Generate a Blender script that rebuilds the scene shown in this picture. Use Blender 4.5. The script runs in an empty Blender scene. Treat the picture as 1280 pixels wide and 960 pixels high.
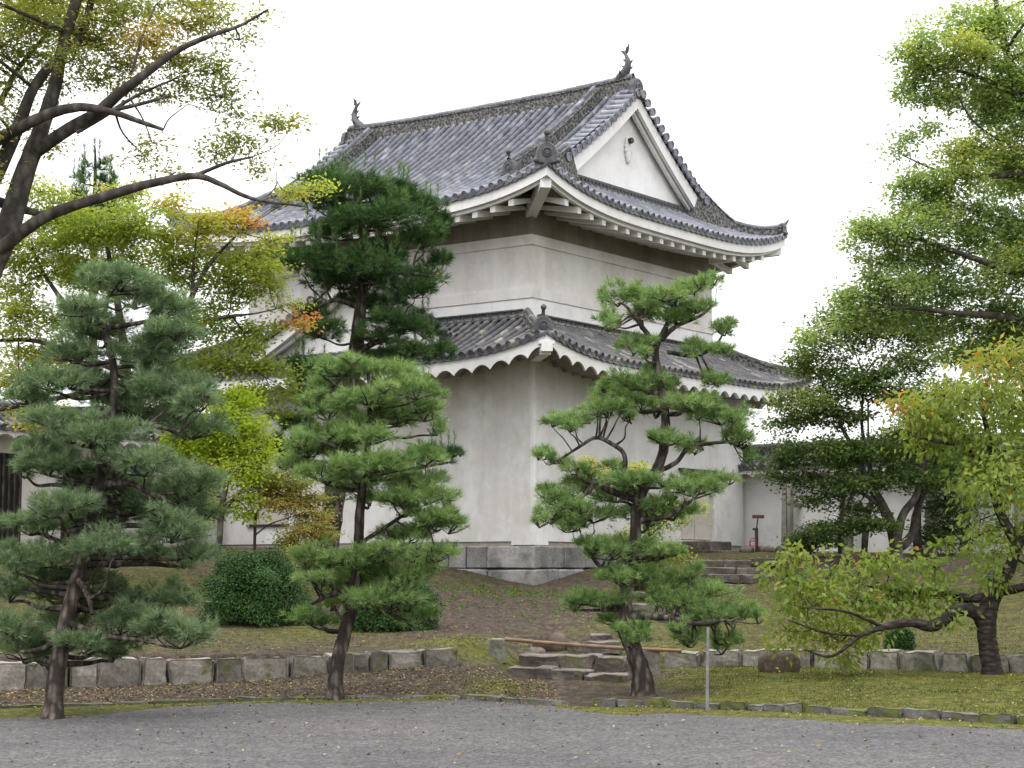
import bpy, math, random
import numpy as np
from mathutils import Vector, Matrix
random.seed(7); rng = np.random.default_rng(7)
S = bpy.context.scene; COL = S.collection
R = math.radians
# ------------------------------------------------------------------ camera
F = 2316.0; PITCH = math.atan((715 - 480) / F)
cam = bpy.data.objects.new('camera', bpy.data.cameras.new('camera')); COL.objects.link(cam)
cam.location = (0, 0, 1.6); cam.rotation_euler = (R(90) + PITCH, 0, 0)
cam.data.lens = F / 1280 * 36; cam.data.sensor_width = 36; cam.data.clip_end = 5000
S.camera = cam
# ------------------------------------------------------------------ overcast daylight
SUN_EL, SUN_ROT = R(58), R(200)
w = bpy.data.worlds.new('World'); S.world = w; w.use_nodes = True
nt = w.node_tree; N = nt.nodes; L = nt.links
bg = N['Background']; bg.inputs[1].default_value = 0.145
sky = N.new('ShaderNodeTexSky'); sky.sky_type = 'NISHITA'; sky.sun_disc = False
sky.sun_elevation = SUN_EL; sky.sun_rotation = SUN_ROT; sky.dust_density = 3; sky.air_density = 1
tc = N.new('ShaderNodeTexCoord'); sx = N.new('ShaderNodeSeparateXYZ'); L.new(tc.outputs['Generated'], sx.inputs[0])
cr = N.new('ShaderNodeMapRange'); cr.inputs[1].default_value = 0; cr.inputs[2].default_value = 1
cr.inputs[3].default_value = 7.4; cr.inputs[4].default_value = 20.5; L.new(sx.outputs[2], cr.inputs[0])
cc = N.new('ShaderNodeMixRGB'); cc.blend_type = 'MULTIPLY'; cc.inputs[0].default_value = 1
cc.inputs[1].default_value = (0.985, 0.99, 1.0, 1)
L.new(cr.outputs[0], cc.inputs[2])
mx = N.new('ShaderNodeMixRGB'); mx.inputs[0].default_value = 0.93
L.new(sky.outputs[0], mx.inputs[1]); L.new(cc.outputs[0], mx.inputs[2]); L.new(mx.outputs[0], bg.inputs[0])
sun = bpy.data.lights.new('sun', 'SUN'); sun.energy = 0.7; sun.angle = R(25); sun.color = (1, .97, .93)
so = bpy.data.objects.new('sun', sun); COL.objects.link(so)
so.rotation_euler = (R(32), 0, R(-25))
S.view_settings.view_transform = 'Standard'; S.view_settings.look = 'None'
S.view_settings.gamma = 1; S.view_settings.exposure = 0.26
S.render.engine = 'CYCLES'
S.cycles.max_bounces = 6; S.cycles.transparent_max_bounces = 4

# ------------------------------------------------------------------ helpers
def at(x, y, Y):
    """photograph pixel (1280 wide) at world depth Y -> point"""
    cp, sp = math.cos(PITCH), math.sin(PITCH)
    a = (x - 640) / F; b = -(y - 480) / F
    d = Vector((a, cp - b * sp, sp + b * cp))
    return Vector((0, 0, 1.6)) + d * (Y / d.y)

def tag(o, label=None, cat=None, group=None, kind=None):
    if label: o['label'] = label
    if cat: o['category'] = cat
    if group: o['group'] = group
    if kind: o['kind'] = kind
    return o

def empty(name, loc=(0, 0, 0), rz=0, **k):
    o = bpy.data.objects.new(name, None); COL.objects.link(o)
    o.location = loc; o.rotation_euler = (0, 0, rz); o.empty_display_size = .3
    return tag(o, **k)

class MB:
    def __init__(s): s.v = []; s.f = []; s.sm = []
    def face(s, pts, smooth=False):
        n = len(s.v); s.v += [tuple(p) for p in pts]; s.f.append(tuple(range(n, n + len(pts)))); s.sm.append(smooth)
    def box(s, c, d, rz=0, tilt=None, taper=1.0, jit=0.0):
        """centre c, full dims d"""
        m = Matrix.Rotation(rz, 3, 'Z')
        if tilt: m = m @ Matrix.Rotation(tilt[0], 3, 'X') @ Matrix.Rotation(tilt[1], 3, 'Y')
        n = len(s.v)
        for z in (-1, 1):
            for x, y in ((-1, -1), (1, -1), (1, 1), (-1, 1)):
                t = taper if z > 0 else 1
                p = Vector((x * d[0] / 2 * t, y * d[1] / 2 * t, z * d[2] / 2))
                if jit: p += Vector([random.uniform(-jit, jit) for _ in range(3)])
                s.v.append(tuple(m @ p + Vector(c)))
        for q in ((0, 3, 2, 1), (4, 5, 6, 7), (0, 1, 5, 4), (1, 2, 6, 5), (2, 3, 7, 6), (3, 0, 4, 7)):
            s.f.append(tuple(n + i for i in q)); s.sm.append(False)
    def grid(s, rows, smooth=True, close=False):
        n = len(s.v); h = len(rows); wd = len(rows[0])
        for r_ in rows: s.v += [tuple(p) for p in r_]
        for i in range(h - 1):
            for j in range(wd - 1 + (1 if close else 0)):
                k = (j + 1) % wd
                s.f.append((n + i * wd + j, n + i * wd + k, n + (i + 1) * wd + k, n + (i + 1) * wd + j)); s.sm.append(smooth)
    def tube(s, pts, rad, n=8, cap=True, flat=1.0, rough=0.0):
        pts = [Vector(p) for p in pts]
        if not hasattr(rad, '__len__'): rad = [rad] * len(pts)
        rows = []; a = None
        for i, p in enumerate(pts):
            t = (pts[min(i + 1, len(pts) - 1)] - pts[max(i - 1, 0)])
            if t.length < 1e-6: t = Vector((0, 0, 1))
            t.normalize()
            if a is None: a = t.cross(Vector((0, 1, 0))) if abs(t.y) < .9 else t.cross(Vector((1, 0, 0)))
            a = a - t * a.dot(t); a.normalize(); b = a.cross(t)
            rows.append([p + (a * math.cos(q) + b * math.sin(q) * flat) * rad[i] * (1 + (random.uniform(-rough, rough) if rough else 0)) for q in [2 * math.pi * k / n for k in range(n)]])
        s.grid(rows, True, True)
        if cap:
            s.face(rows[0][::-1]); s.face(rows[-1])
    def build(s, name, mat, parent=None, mat2=None, nsplit=None, **k):
        me = bpy.data.meshes.new(name); me.from_pydata(s.v, [], s.f)
        me.polygons.foreach_set('use_smooth', s.sm); me.materials.append(mat)
        if mat2: me.materials.append(mat2); me.polygons.foreach_set('material_index', [0 if i < nsplit else 1 for i in range(len(s.f))])
        me.update()
        o = bpy.data.objects.new(name, me); COL.objects.link(o)
        if parent: o.parent = parent
        return tag(o, **k)

def bevel(o, wd, seg=1):
    m = o.modifiers.new('bevel', 'BEVEL'); m.width = wd; m.segments = seg; m.limit_method = 'ANGLE'; m.angle_limit = R(40)
    return o

def smooth_path(pts, rad=None, k=5):
    """Catmull-Rom through pts (and radii)"""
    P = [np.array(p, float) for p in pts]
    if rad is not None: P = [np.append(p, r_) for p, r_ in zip(P, rad)]
    P = [2 * P[0] - P[1]] + P + [2 * P[-1] - P[-2]]
    out = []
    for i in range(1, len(P) - 2):
        for j in range(k):
            t = j / k
            out.append(.5 * ((2 * P[i]) + (P[i + 1] - P[i - 1]) * t + (2 * P[i - 1] - 5 * P[i] + 4 * P[i + 1] - P[i + 2]) * t * t + (3 * P[i] - P[i - 1] - 3 * P[i + 1] + P[i + 2]) * t ** 3))
    out.append(P[-2])
    if rad is None: return [tuple(p) for p in out]
    return [tuple(p[:3]) for p in out], [max(.002, p[3]) for p in out]

# ------------------------------------------------------------------ materials
def material(name, build, rough=.8, spec=.3):
    m = bpy.data.materials.new(name); m.use_nodes = True
    n = m.node_tree.nodes; l = m.node_tree.links; b = n['Principled BSDF']
    b.inputs['Roughness'].default_value = rough; b.inputs['Specular IOR Level'].default_value = spec
    build(n, l, b); return m
def noise(n, l, scale, detail=5, co=None, rough=.6, sc3=None):
    t = n.new('ShaderNodeTexNoise'); t.inputs['Scale'].default_value = scale; t.inputs['Detail'].default_value = detail; t.inputs['Roughness'].default_value = rough
    c = n.new('ShaderNodeTexCoord'); src = c.outputs['Object']
    if sc3:
        mp = n.new('ShaderNodeMapping'); mp.inputs['Scale'].default_value = sc3; l.new(src, mp.inputs[0]); src = mp.outputs[0]
    l.new(src, t.inputs['Vector']); return t
def ramp(n, l, fac, stops):
    r_ = n.new('ShaderNodeValToRGB'); e = r_.color_ramp.elements
    while len(e) < len(stops): e.new(.5)
    for k, (p, c) in enumerate(stops): e[k].position = p; e[k].color = (*c, 1)
    l.new(fac, r_.inputs[0]); return r_
def mix(n, l, fac, a, b, mode='MIX'):
    m = n.new('ShaderNodeMixRGB'); m.blend_type = mode
    for i, v in ((0, fac), (1, a), (2, b)):
        if isinstance(v, (int, float)): m.inputs[i].default_value = v
        elif isinstance(v, tuple): m.inputs[i].default_value = (*v, 1)
        else: l.new(v, m.inputs[i])
    return m.outputs[0]
def bump(n, l, b, h, strength=.3, dist=.02):
    u = n.new('ShaderNodeBump'); u.inputs['Strength'].default_value = strength; u.inputs['Distance'].default_value = dist
    l.new(h, u.inputs['Height']); l.new(u.outputs[0], b.inputs['Normal'])

def m_plaster(name, c1, c2, streak=.35):
    def f(n, l, b):
        a = noise(n, l, .9, 6); s_ = noise(n, l, 1.1, 5, sc3=(2.2, 2.2, .5)); g = noise(n, l, 9, 6, rough=.7)
        base = ramp(n, l, a.outputs[0], [(.3, c2), (.5, tuple((x + y) / 2 for x, y in zip(c1, c2))), (.68, c1)]).outputs[0]
        st = ramp(n, l, s_.outputs[0], [(.30, (1 - streak, 1 - streak, 1 - streak * 1.1)), (.60, (1, 1, 1))]).outputs[0]
        col = mix(n, l, 1, base, st, 'MULTIPLY')
        g2 = ramp(n, l, g.outputs[0], [(.3, (.93, .93, .92)), (.6, (1, 1, 1))]).outputs[0]; col = mix(n, l, .8, col, g2, 'MULTIPLY')
        pt = noise(n, l, .45, 9, rough=.75); col = mix(n, l, 1, col, ramp(n, l, pt.outputs[0], [(.44, (.90, .885, .86)), (.50, (.97, .965, .955)), (.58, (1, 1, 1))]).outputs[0], 'MULTIPLY')
        rs = noise(n, l, 1.0, 6, sc3=(9, 9, .22)); col = mix(n, l, 1, col, ramp(n, l, rs.outputs[0], [(.27, (.86, .845, .82)), (.36, (1, 1, 1))]).outputs[0], 'MULTIPLY')
        l.new(col, b.inputs['Base Color']); bump(n, l, b, g.outputs[0], .12, .01)
    return material(name, f, .85, .15)
M = {}
M['plaster'] = m_plaster('plaster', (.79, .765, .755), (.74, .71, .69), .12)
M['plaster_white'] = m_plaster('plaster_white', (.84, .83, .84), (.80, .79, .80), .05)
M['frieze'] = m_plaster('shaded_weathered_plaster', (.30, .275, .235), (.22, .20, .17), .25)  # weathered plaster, with the upper eave's shade painted into its colour as well
M['soffit'] = m_plaster('shaded_plaster', (.33, .30, .265), (.25, .23, .20), .15)  # plaster colour darkened to stand in for the shade beneath the eaves
M['lower_plaster'] = m_plaster('lower_plaster', (.79, .78, .785), (.72, .705, .70), .12)
def m_tile(name, ca, cb, cc_, odd=(.40, .37, .32)):
    def f(n, l, b):
        c = n.new('ShaderNodeTexCoord'); mp = n.new('ShaderNodeMapping'); mp.inputs['Scale'].default_value = (1 / .29, 1 / .29, 1 / .25)
        l.new(c.outputs['Object'], mp.inputs[0])
        fl = n.new('ShaderNodeVectorMath'); fl.operation = 'FLOOR'; l.new(mp.outputs[0], fl.inputs[0])
        wn = n.new('ShaderNodeTexWhiteNoise'); l.new(fl.outputs[0], wn.inputs['Vector'])
        r_ = ramp(n, l, wn.outputs[0], [(0, ca), (.55, cb), (.9, cc_), (1, odd)]).outputs[0]
        g = noise(n, l, 5, 6); k = ramp(n, l, g.outputs[0], [(.3, (.66, .66, .68)), (.62, (1, 1, 1))]).outputs[0]
        big = noise(n, l, .8, 3); k2 = ramp(n, l, big.outputs[0], [(.35, (.84, .84, .82)), (.6, (1, 1, 1))]).outputs[0]
        l.new(mix(n, l, 1, mix(n, l, 1, r_, k, 'MULTIPLY'), k2, 'MULTIPLY'), b.inputs['Base Color'])
        bump(n, l, b, g.outputs[0], .25, .02)
    return material(name, f, .42, .5)
M['tile'] = m_tile('roof_tile', (.175, .182, .225), (.225, .232, .28), (.28, .285, .33), (.33, .325, .34))
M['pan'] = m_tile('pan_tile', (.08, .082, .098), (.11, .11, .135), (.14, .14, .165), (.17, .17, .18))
M['tile_old'] = m_tile('old_roof_tile', (.085, .085, .095), (.13, .125, .135), (.20, .185, .175))
def f_(n, l, b):
    c = n.new('ShaderNodeTexCoord'); v = n.new('ShaderNodeTexVoronoi'); v.inputs['Scale'].default_value = 13; l.new(c.outputs['Object'], v.inputs['Vector'])
    g = noise(n, l, 14, 5)
    a = ramp(n, l, v.outputs['Distance'], [(.1, (.03, .03, .032)), (.45, (.095, .094, .093)), (.7, (.21, .205, .195))]).outputs[0]
    k = ramp(n, l, g.outputs[0], [(.35, (.5, .5, .5)), (.65, (1.15, 1.14, 1.12))]).outputs[0]
    l.new(mix(n, l, 1, a, k, 'MULTIPLY'), b.inputs['Base Color']); bump(n, l, b, v.outputs['Distance'], .6, .03)
M['ridge'] = material('ridge_tile', f_, .7, .3)
def f_(n, l, b):
    g = noise(n, l, 8, 6)
    l.new(ramp(n, l, g.outputs[0], [(.3, (.045, .047, .052)), (.6, (.10, .10, .105)), (.8, (.17, .17, .165))]).outputs[0], b.inputs['Base Color']); bump(n, l, b, g.outputs[0], .4, .02)
M['oni'] = material('ornament_tile', f_, .55, .4)
def m_stone(name, ca, cb, moss=.0, vor=None):
    def f(n, l, b):
        a = noise(n, l, 2.2, 6); g = noise(n, l, 22, 5, rough=.7); s_ = noise(n, l, 2.6, 5)
        c = ramp(n, l, a.outputs[0], [(.3, ca), (.68, cb)]).outputs[0]
        k = ramp(n, l, g.outputs[0], [(.3, (.6, .6, .6)), (.65, (1.1, 1.1, 1.1))]).outputs[0]
        c = mix(n, l, 1, c, k, 'MULTIPLY')
        k3 = ramp(n, l, s_.outputs[0], [(.36, (.5, .49, .48)), (.5, (1, 1, 1))]).outputs[0]
        c = mix(n, l, .7, c, k3, 'MULTIPLY')
        oi = n.new('ShaderNodeNewGeometry'); rr = n.new('ShaderNodeMapRange'); rr.inputs[3].default_value = .62; rr.inputs[4].default_value = 1.15
        l.new(oi.outputs['Random Per Island'], rr.inputs[0]); c = mix(n, l, 1, c, rr.outputs[0], 'MULTIPLY')
        if moss:
            mm = noise(n, l, 3.5, 6); mk = ramp(n, l, mm.outputs[0], [(.62 - moss, (0, 0, 0)), (.75 - moss, (1, 1, 1))]).outputs[0]
            c = mix(n, l, mk, c, (.10, .115, .03))
        l.new(c, b.inputs['Base Color']); bump(n, l, b, g.outputs[0], .5, .02)
    return material(name, f, .85, .2)
M['stone'] = m_stone('base_stone', (.24, .23, .225), (.42, .405, .395))
M['wallstone'] = m_stone('retaining_stone', (.20, .18, .155), (.36, .33, .295), .06)
M['wallstone2'] = m_stone('pale_retaining_stone', (.24, .22, .19), (.42, .395, .35), .05)
M['stepstone'] = m_stone('step_stone', (.12, .10, .09), (.24, .205, .185), .06)
M['darkrock'] = m_stone('brown_rock', (.085, .062, .048), (.19, .145, .115), .04)
M['kerbstone'] = m_stone('kerb_stone', (.10, .095, .088), (.23, .215, .20), .16)
def m_bark(name, ca, cb, sc=(1, 1, .25), scale=14, st=.9):
    def f(n, l, b):
        c = n.new('ShaderNodeTexCoord'); mp = n.new('ShaderNodeMapping'); mp.inputs['Scale'].default_value = sc; l.new(c.outputs['Object'], mp.inputs[0])
        v = n.new('ShaderNodeTexVoronoi'); v.inputs['Scale'].default_value = scale; l.new(mp.outputs[0], v.inputs['Vector'])
        g = noise(n, l, scale * 1.5, 5)
        a = ramp(n, l, v.outputs['Distance'], [(.15, cb), (.6, ca)]).outputs[0]
        k = ramp(n, l, g.outputs[0], [(.3, (.6, .6, .6)), (.65, (1.15, 1.15, 1.15))]).outputs[0]
        l.new(mix(n, l, 1, a, k, 'MULTIPLY'), b.inputs['Base Color']); bump(n, l, b, v.outputs['Distance'], -st if st < 0 else st, .02)
    return material(name, f, .9, .15)
M['pine_bark'] = m_bark('pine_bark', (.035, .028, .024), (.15, .125, .11))
M['bark'] = m_bark('smooth_bark', (.06, .052, .046), (.13, .115, .102), (1, 1, .5), 6)
M['cherry_bark'] = m_bark('cherry_bark', (.030, .024, .021), (.075, .062, .055), (.6, .6, 1.5), 12)
M['pale_post'] = m_stone('post_stone', (.22, .205, .18), (.33, .31, .27), .0)

def m_leaf(name, stops, trans=.35, rough=.5):
    m = bpy.data.materials.new(name); m.use_nodes = True; n = m.node_tree.nodes; l = m.node_tree.links; b = n['Principled BSDF']
    a = n.new('ShaderNodeAttribute'); a.attribute_name = 'tint'
    c = ramp(n, l, a.outputs['Fac'], stops).outputs[0]
    l.new(c, b.inputs['Base Color']); b.inputs['Roughness'].default_value = rough; b.inputs['Specular IOR Level'].default_value = .16
    if trans:
        t = n.new('ShaderNodeBsdfTranslucent'); br = mix(n, l, 1, c, (1.5, 1.6, .7), 'MULTIPLY'); l.new(br, t.inputs[0])
        s_ = n.new('ShaderNodeMixShader'); s_.inputs[0].default_value = trans; l.new(b.outputs[0], s_.inputs[1]); l.new(t.outputs[0], s_.inputs[2])
        l.new(s_.outputs[0], n['Material Output'].inputs[0])
    return m
M['needle_a'] = m_leaf('needles_blue_green', [(0, (.075, .122, .058)), (.5, (.165, .24, .122)), (1, (.28, .36, .20))], .15)
M['needle_b'] = m_leaf('needles_fresh_green', [(0, (.085, .15, .048)), (.5, (.195, .30, .10)), (1, (.33, .43, .17))], .15)
M['needle_c'] = m_leaf('needles_dark_green', [(0, (.025, .058, .022)), (.5, (.065, .130, .045)), (1, (.14, .23, .07))], .12)
M['leaf_zelkova'] = m_leaf('zelkova_leaves', [(0, (.13, .17, .04)), (.35, (.23, .25, .07)), (.7, (.34, .29, .09)), (1, (.44, .27, .09))], .5)
M['leaf_maple'] = m_leaf('yellow_green_leaves', [(0, (.15, .185, .045)), (.4, (.27, .33, .08)), (.7, (.40, .40, .11)), (.87, (.50, .32, .11)), (1, (.50, .19, .10))], .5)
M['leaf_lime'] = m_leaf('lime_leaves', [(0, (.19, .26, .03)), (.5, (.33, .41, .045)), (1, (.44, .50, .07))], .45)
M['leaf_orange'] = m_leaf('orange_leaves', [(0, (.17, .21, .055)), (.5, (.31, .29, .09)), (1, (.40, .27, .11))], .4)
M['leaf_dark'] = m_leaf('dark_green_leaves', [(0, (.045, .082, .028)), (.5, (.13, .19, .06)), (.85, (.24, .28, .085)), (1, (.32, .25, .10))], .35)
M['leaf_camphor'] = m_leaf('camphor_leaves', [(0, (.14, .20, .09)), (.5, (.27, .35, .165)), (.8, (.38, .42, .15)), (1, (.46, .43, .11))], .5)
M['leaf_cherry'] = m_leaf('cherry_leaves', [(0, (.10, .155, .035)), (.5, (.19, .25, .055)), (.8, (.31, .31, .07)), (.93, (.42, .30, .07)), (1, (.50, .18, .05))], .4)
M['leaf_shrub'] = m_leaf('azalea_leaves', [(0, (.014, .038, .010)), (.6, (.032, .085, .018)), (1, (.07, .15, .03))], .15, .45)
M['leaf_shrub2'] = m_leaf('weed_leaves', [(0, (.05, .09, .02)), (.6, (.09, .16, .035)), (1, (.14, .22, .05))], .2)
M['litter'] = m_leaf('fallen_leaves', [(0, (.07, .04, .025)), (.45, (.15, .095, .05)), (.8, (.28, .21, .09)), (1, (.34, .27, .10))], 0, .8)
M['grass'] = m_leaf('grass_blades', [(0, (.04, .058, .012)), (.45, (.09, .108, .022)), (1, (.20, .195, .05))], .2, .8)

def f_(n, l, b):
    c = n.new('ShaderNodeTexCoord'); v = n.new('ShaderNodeTexVoronoi'); v.inputs['Scale'].default_value = 44; l.new(c.outputs['Object'], v.inputs['Vector'])
    v2 = n.new('ShaderNodeTexVoronoi'); v2.inputs['Scale'].default_value = 24; l.new(c.outputs['Object'], v2.inputs['Vector'])
    a = ramp(n, l, v.outputs['Color'], [(0, (.048, .046, .047)), (.5, (.096, .092, .093)), (1, (.175, .168, .167))]).outputs[0]
    k0 = ramp(n, l, v2.outputs['Color'], [(.1, (.7, .7, .7)), (.8, (1.15, 1.13, 1.12))]).outputs[0]
    g = noise(n, l, .35, 4); k = ramp(n, l, g.outputs[0], [(.3, (.74, .74, .76)), (.5, (.97, .97, .97)), (.7, (1.10, 1.08, 1.06))]).outputs[0]
    g2 = noise(n, l, 3, 6); k2 = ramp(n, l, g2.outputs[0], [(.35, (.84, .84, .84)), (.65, (1.08, 1.07, 1.06))]).outputs[0]
    c1 = mix(n, l, 1, mix(n, l, 1, mix(n, l, 1, a, k, 'MULTIPLY'), k2, 'MULTIPLY'), k0, 'MULTIPLY')
    l.new(c1, b.inputs['Base Color']); bump(n, l, b, v.outputs['Distance'], .3, .02)
M['gravel'] = material('gravel', f_, .85, .25)
def f_(n, l, b):
    at_ = n.new('ShaderNodeAttribute'); at_.attribute_name = 'moss'
    g = noise(n, l, 1.3, 6); g2 = noise(n, l, 7, 6, rough=.7); g3 = noise(n, l, 30, 4, rough=.7)
    v = n.new('ShaderNodeTexVoronoi'); v.inputs['Scale'].default_value = 17; c = n.new('ShaderNodeTexCoord'); l.new(c.outputs['Object'], v.inputs['Vector'])
    soil = ramp(n, l, g2.outputs[0], [(.3, (.034, .026, .021)), (.5, (.072, .055, .045)), (.72, (.135, .107, .088))]).outputs[0]
    lit = ramp(n, l, v.outputs['Color'], [(.72, (0, 0, 0)), (.80, (1, 1, 1))]).outputs[0]
    soil = mix(n, l, mix(n, l, 1, lit, (.35, .35, .35), 'MULTIPLY'), soil, (.20, .15, .09))
    moss = ramp(n, l, g2.outputs[0], [(.3, (.036, .042, .013)), (.47, (.095, .102, .024)), (.62, (.16, .155, .04)), (.78, (.24, .20, .07))]).outputs[0]
    m1 = n.new('ShaderNodeMath'); m1.operation = 'ADD'; l.new(at_.outputs['Fac'], m1.inputs[0]); l.new(g.outputs[0], m1.inputs[1])
    m2 = n.new('ShaderNodeMath'); m2.operation = 'MULTIPLY_ADD'; m2.inputs[1].default_value = .45; l.new(g2.outputs[0], m2.inputs[0]); l.new(m1.outputs[0], m2.inputs[2])
    fac = n.new('ShaderNodeMapRange'); fac.inputs[1].default_value = 1.0; fac.inputs[2].default_value = 1.5; l.new(m2.outputs[0], fac.inputs[0])
    col = mix(n, l, fac.outputs[0], soil, moss)
    k = ramp(n, l, g3.outputs[0], [(.3, (.6, .6, .6)), (.65, (1.15, 1.15, 1.15))]).outputs[0]
    l.new(mix(n, l, 1, col, k, 'MULTIPLY'), b.inputs['Base Color'])
    ad = n.new('ShaderNodeMath'); ad.operation = 'ADD'; l.new(g3.outputs[0], ad.inputs[0]); l.new(g2.outputs[0], ad.inputs[1])
    bump(n, l, b, ad.outputs[0], .7, .03)
M['ground'] = material('ground', f_, .95, .1)
def m_plain(name, c, rough=.6, c2=None, scale=12):
    def f(n, l, b):
        g = noise(n, l, scale, 5); c_ = c2 or tuple(x * .65 for x in c)
        l.new(ramp(n, l, g.outputs[0], [(.35, c_), (.65, c)]).outputs[0], b.inputs['Base Color'])
    return material(name, f, rough, .3)
M['dark'] = m_plain('dark_opening', (.02, .018, .016))
M['bamboo'] = m_plain('bamboo', (.25, .15, .09), .5, (.14, .085, .05), 6)
M['door'] = m_plain('door_plaster', (.56, .52, .48), .8, (.48, .44, .40), 2)
M['sill'] = m_plain('clay_sill', (.36, .31, .27), .9, (.27, .23, .20), 5)
M['rust'] = m_plain('red_brown_board', (.13, .055, .042), .7)
M['iron'] = m_plain('dark_iron', (.05, .045, .045), .5)
M['hose'] = m_plain('red_hose', (.38, .05, .05), .5)
M['pole'] = m_plain('grey_wood_pole', (.21, .205, .20), .8, (.13, .125, .12), 9)

# ------------------------------------------------------------------ terrain
def P3(x, y, Y): p = at(x, y, Y); return (p.x, p.y, p.z)
CP = [P3(0, 822, 24.6), P3(300, 815, 26.2), P3(300, 800, 29), P3(200, 762, 33), P3(100, 725, 38), P3(0, 800, 28), P3(0, 750, 34), P3(0, 696, 42), P3(200, 692, 42), P3(300, 690, 45), P3(420, 690, 46),
      P3(470, 700, 45), P3(553, 814, 26.9), P3(560, 795, 29), P3(580, 772, 33), P3(560, 742, 38), P3(640, 762, 36.5), P3(640, 738, 43.2), P3(680, 735, 43.4), P3(560, 714, 44.3), P3(500, 704, 45.5), P3(740, 719, 44.6),
      P3(820, 702, 47), P3(700, 790, 30), P3(770, 795, 29.3), P3(790, 765, 34), P3(860, 790, 31), P3(860, 740, 40), P3(900, 811, 29.5), P3(1000, 785, 34), P3(1100, 750, 38), P3(1000, 716, 42), P3(930, 735, 40.8),
      P3(1200, 733, 40), P3(1280, 700, 43), P3(1100, 696, 47), P3(960, 692, 48), P3(880, 692, 48.5), P3(1280, 800, 29), P3(1100, 800, 30.5),
      (-14, 26, .6), (-16, 36, 1.5), (-16, 46, 2.1), (16, 28, .8), (18, 38, 1.7), (20, 48, 2.1), (-20, 60, 2.1), (0, 62, 2.1), (20, 60, 2.1), (-12, 42, 2.0), (-26, 40, 2.0), (28, 40, 2.0)]
CP = np.array(CP)
def _phi(d): return np.where(d > 1e-9, d * d * np.log(d + 1e-12), 0)
_n = len(CP); _D = np.linalg.norm(CP[:, None, :2] - CP[None, :, :2], axis=2)
_A = np.zeros((_n + 3, _n + 3)); _A[:_n, :_n] = _phi(_D) + np.eye(_n) * .6
_A[:_n, _n] = 1; _A[:_n, _n + 1:] = CP[:, :2]; _A[_n, :_n] = 1; _A[_n + 1:, :_n] = CP[:, :2].T
_W = np.linalg.solve(_A, np.concatenate([CP[:, 2], [0, 0, 0]]))
def zback(X, Y):
    d = np.sqrt((X[..., None] - CP[:, 0]) ** 2 + (Y[..., None] - CP[:, 1]) ** 2)
    z = (_phi(d) * _W[:_n]).sum(-1) + _W[_n] + _W[_n + 1] * X + _W[_n + 2] * Y
    return np.clip(z, .2, 2.25)
WL = [(-30., 19.5), (-6.8, 24.3), (-4.6, 25.35), (-2.2, 26.35), (-.98, 26.95)]           # left retaining wall line
WR = [(2.25, 28.6), (4.0, 28.3), (7.05, 25.9 + .7), (7.4 + 1.5, 25.6), (30, 20.2)]       # right retaining wall line
WR = [(2.35, 28.5), (4.2, 28.0), (6.0, 26.9), (8.0, 25.9), (30, 21.0)]
LINE = WL + WR; LX = [p[0] for p in LINE]; LYv = [p[1] for p in LINE]
KL = [(-30, 16.8), (-6.1, 21.9), (-4.0, 22.9), (-2.25, 23.6), (-.5, 23.7), (.1, 23.0), (.9, 22.2), (1.6, 22.2), (3.0, 21.5), (4.5, 20.4), (5.4, 19.6), (30, 8)]   # kerb line
KX = [p[0] for p in KL]; KY = [p[1] for p in KL]
def lineY(X): return np.interp(X, LX, LYv)
def kerbY(X): return np.interp(X, KX, KY)
def ground(X, Y):
    X = np.asarray(X, float); Y = np.asarray(Y, float)
    ly = lineY(X); ky = kerbY(X)
    t = np.clip((Y - ky) / np.maximum(ly - ky, .1), 0, 1)
    ftop = np.interp(X, [-7, -4, -1, 0, 2.3, 3.5, 8, 12], [.07, .10, .30, .15, .10, .14, .12, .12])
    right = np.clip((X - 2.0) / 1.2, 0, 1)
    front = .02 + ftop * t ** 1.3 * (1 - right) + right * (.02 + (.16) * np.sin(np.clip(t * 1.3, 0, 1) * math.pi * .5))
    gap = np.clip(np.minimum(X + .98, 2.3 - X) / .5, 0, 1)                       # stair gap: gentle ramp
    wdt = .12 + gap * 2.2
    b = np.clip((Y - ly + .02 + gap * .6) / wdt, 0, 1); b = b * b * (3 - 2 * b)
    zb = zback(X, Y)
    z = front * (1 - b) + zb * b
    s1 = np.clip(np.minimum(X + .25, 2.25 - X) / .3, 0, 1) * np.clip((31.5 - Y) / 1.2, 0, 1) * np.clip((Y - 25.5) / .8, 0, 1)
    z = z * (1 - s1) + s1 * np.interp(Y, [25.5, 26.7, 27.4, 28.3, 29.2, 30.2, 31.5], [.04, .02, .06, .22, .40, .52, .62])
    s2 = np.clip(np.minimum(X - 4.1, 6.7 - X) / .3, 0, 1) * np.clip((47 - Y) / .6, 0, 1) * np.clip((Y - 41.3) / .8, 0, 1)
    z = z * (1 - s2) + s2 * np.interp(Y, [41.3, 42.5, 43.5, 44.5, 45.5, 46.6], [1.15, 1.10, 1.28, 1.48, 1.66, 1.9])
    return np.where(Y < ky, -.03, z)
def gz(x, y): return float(ground(x, y))
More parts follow.
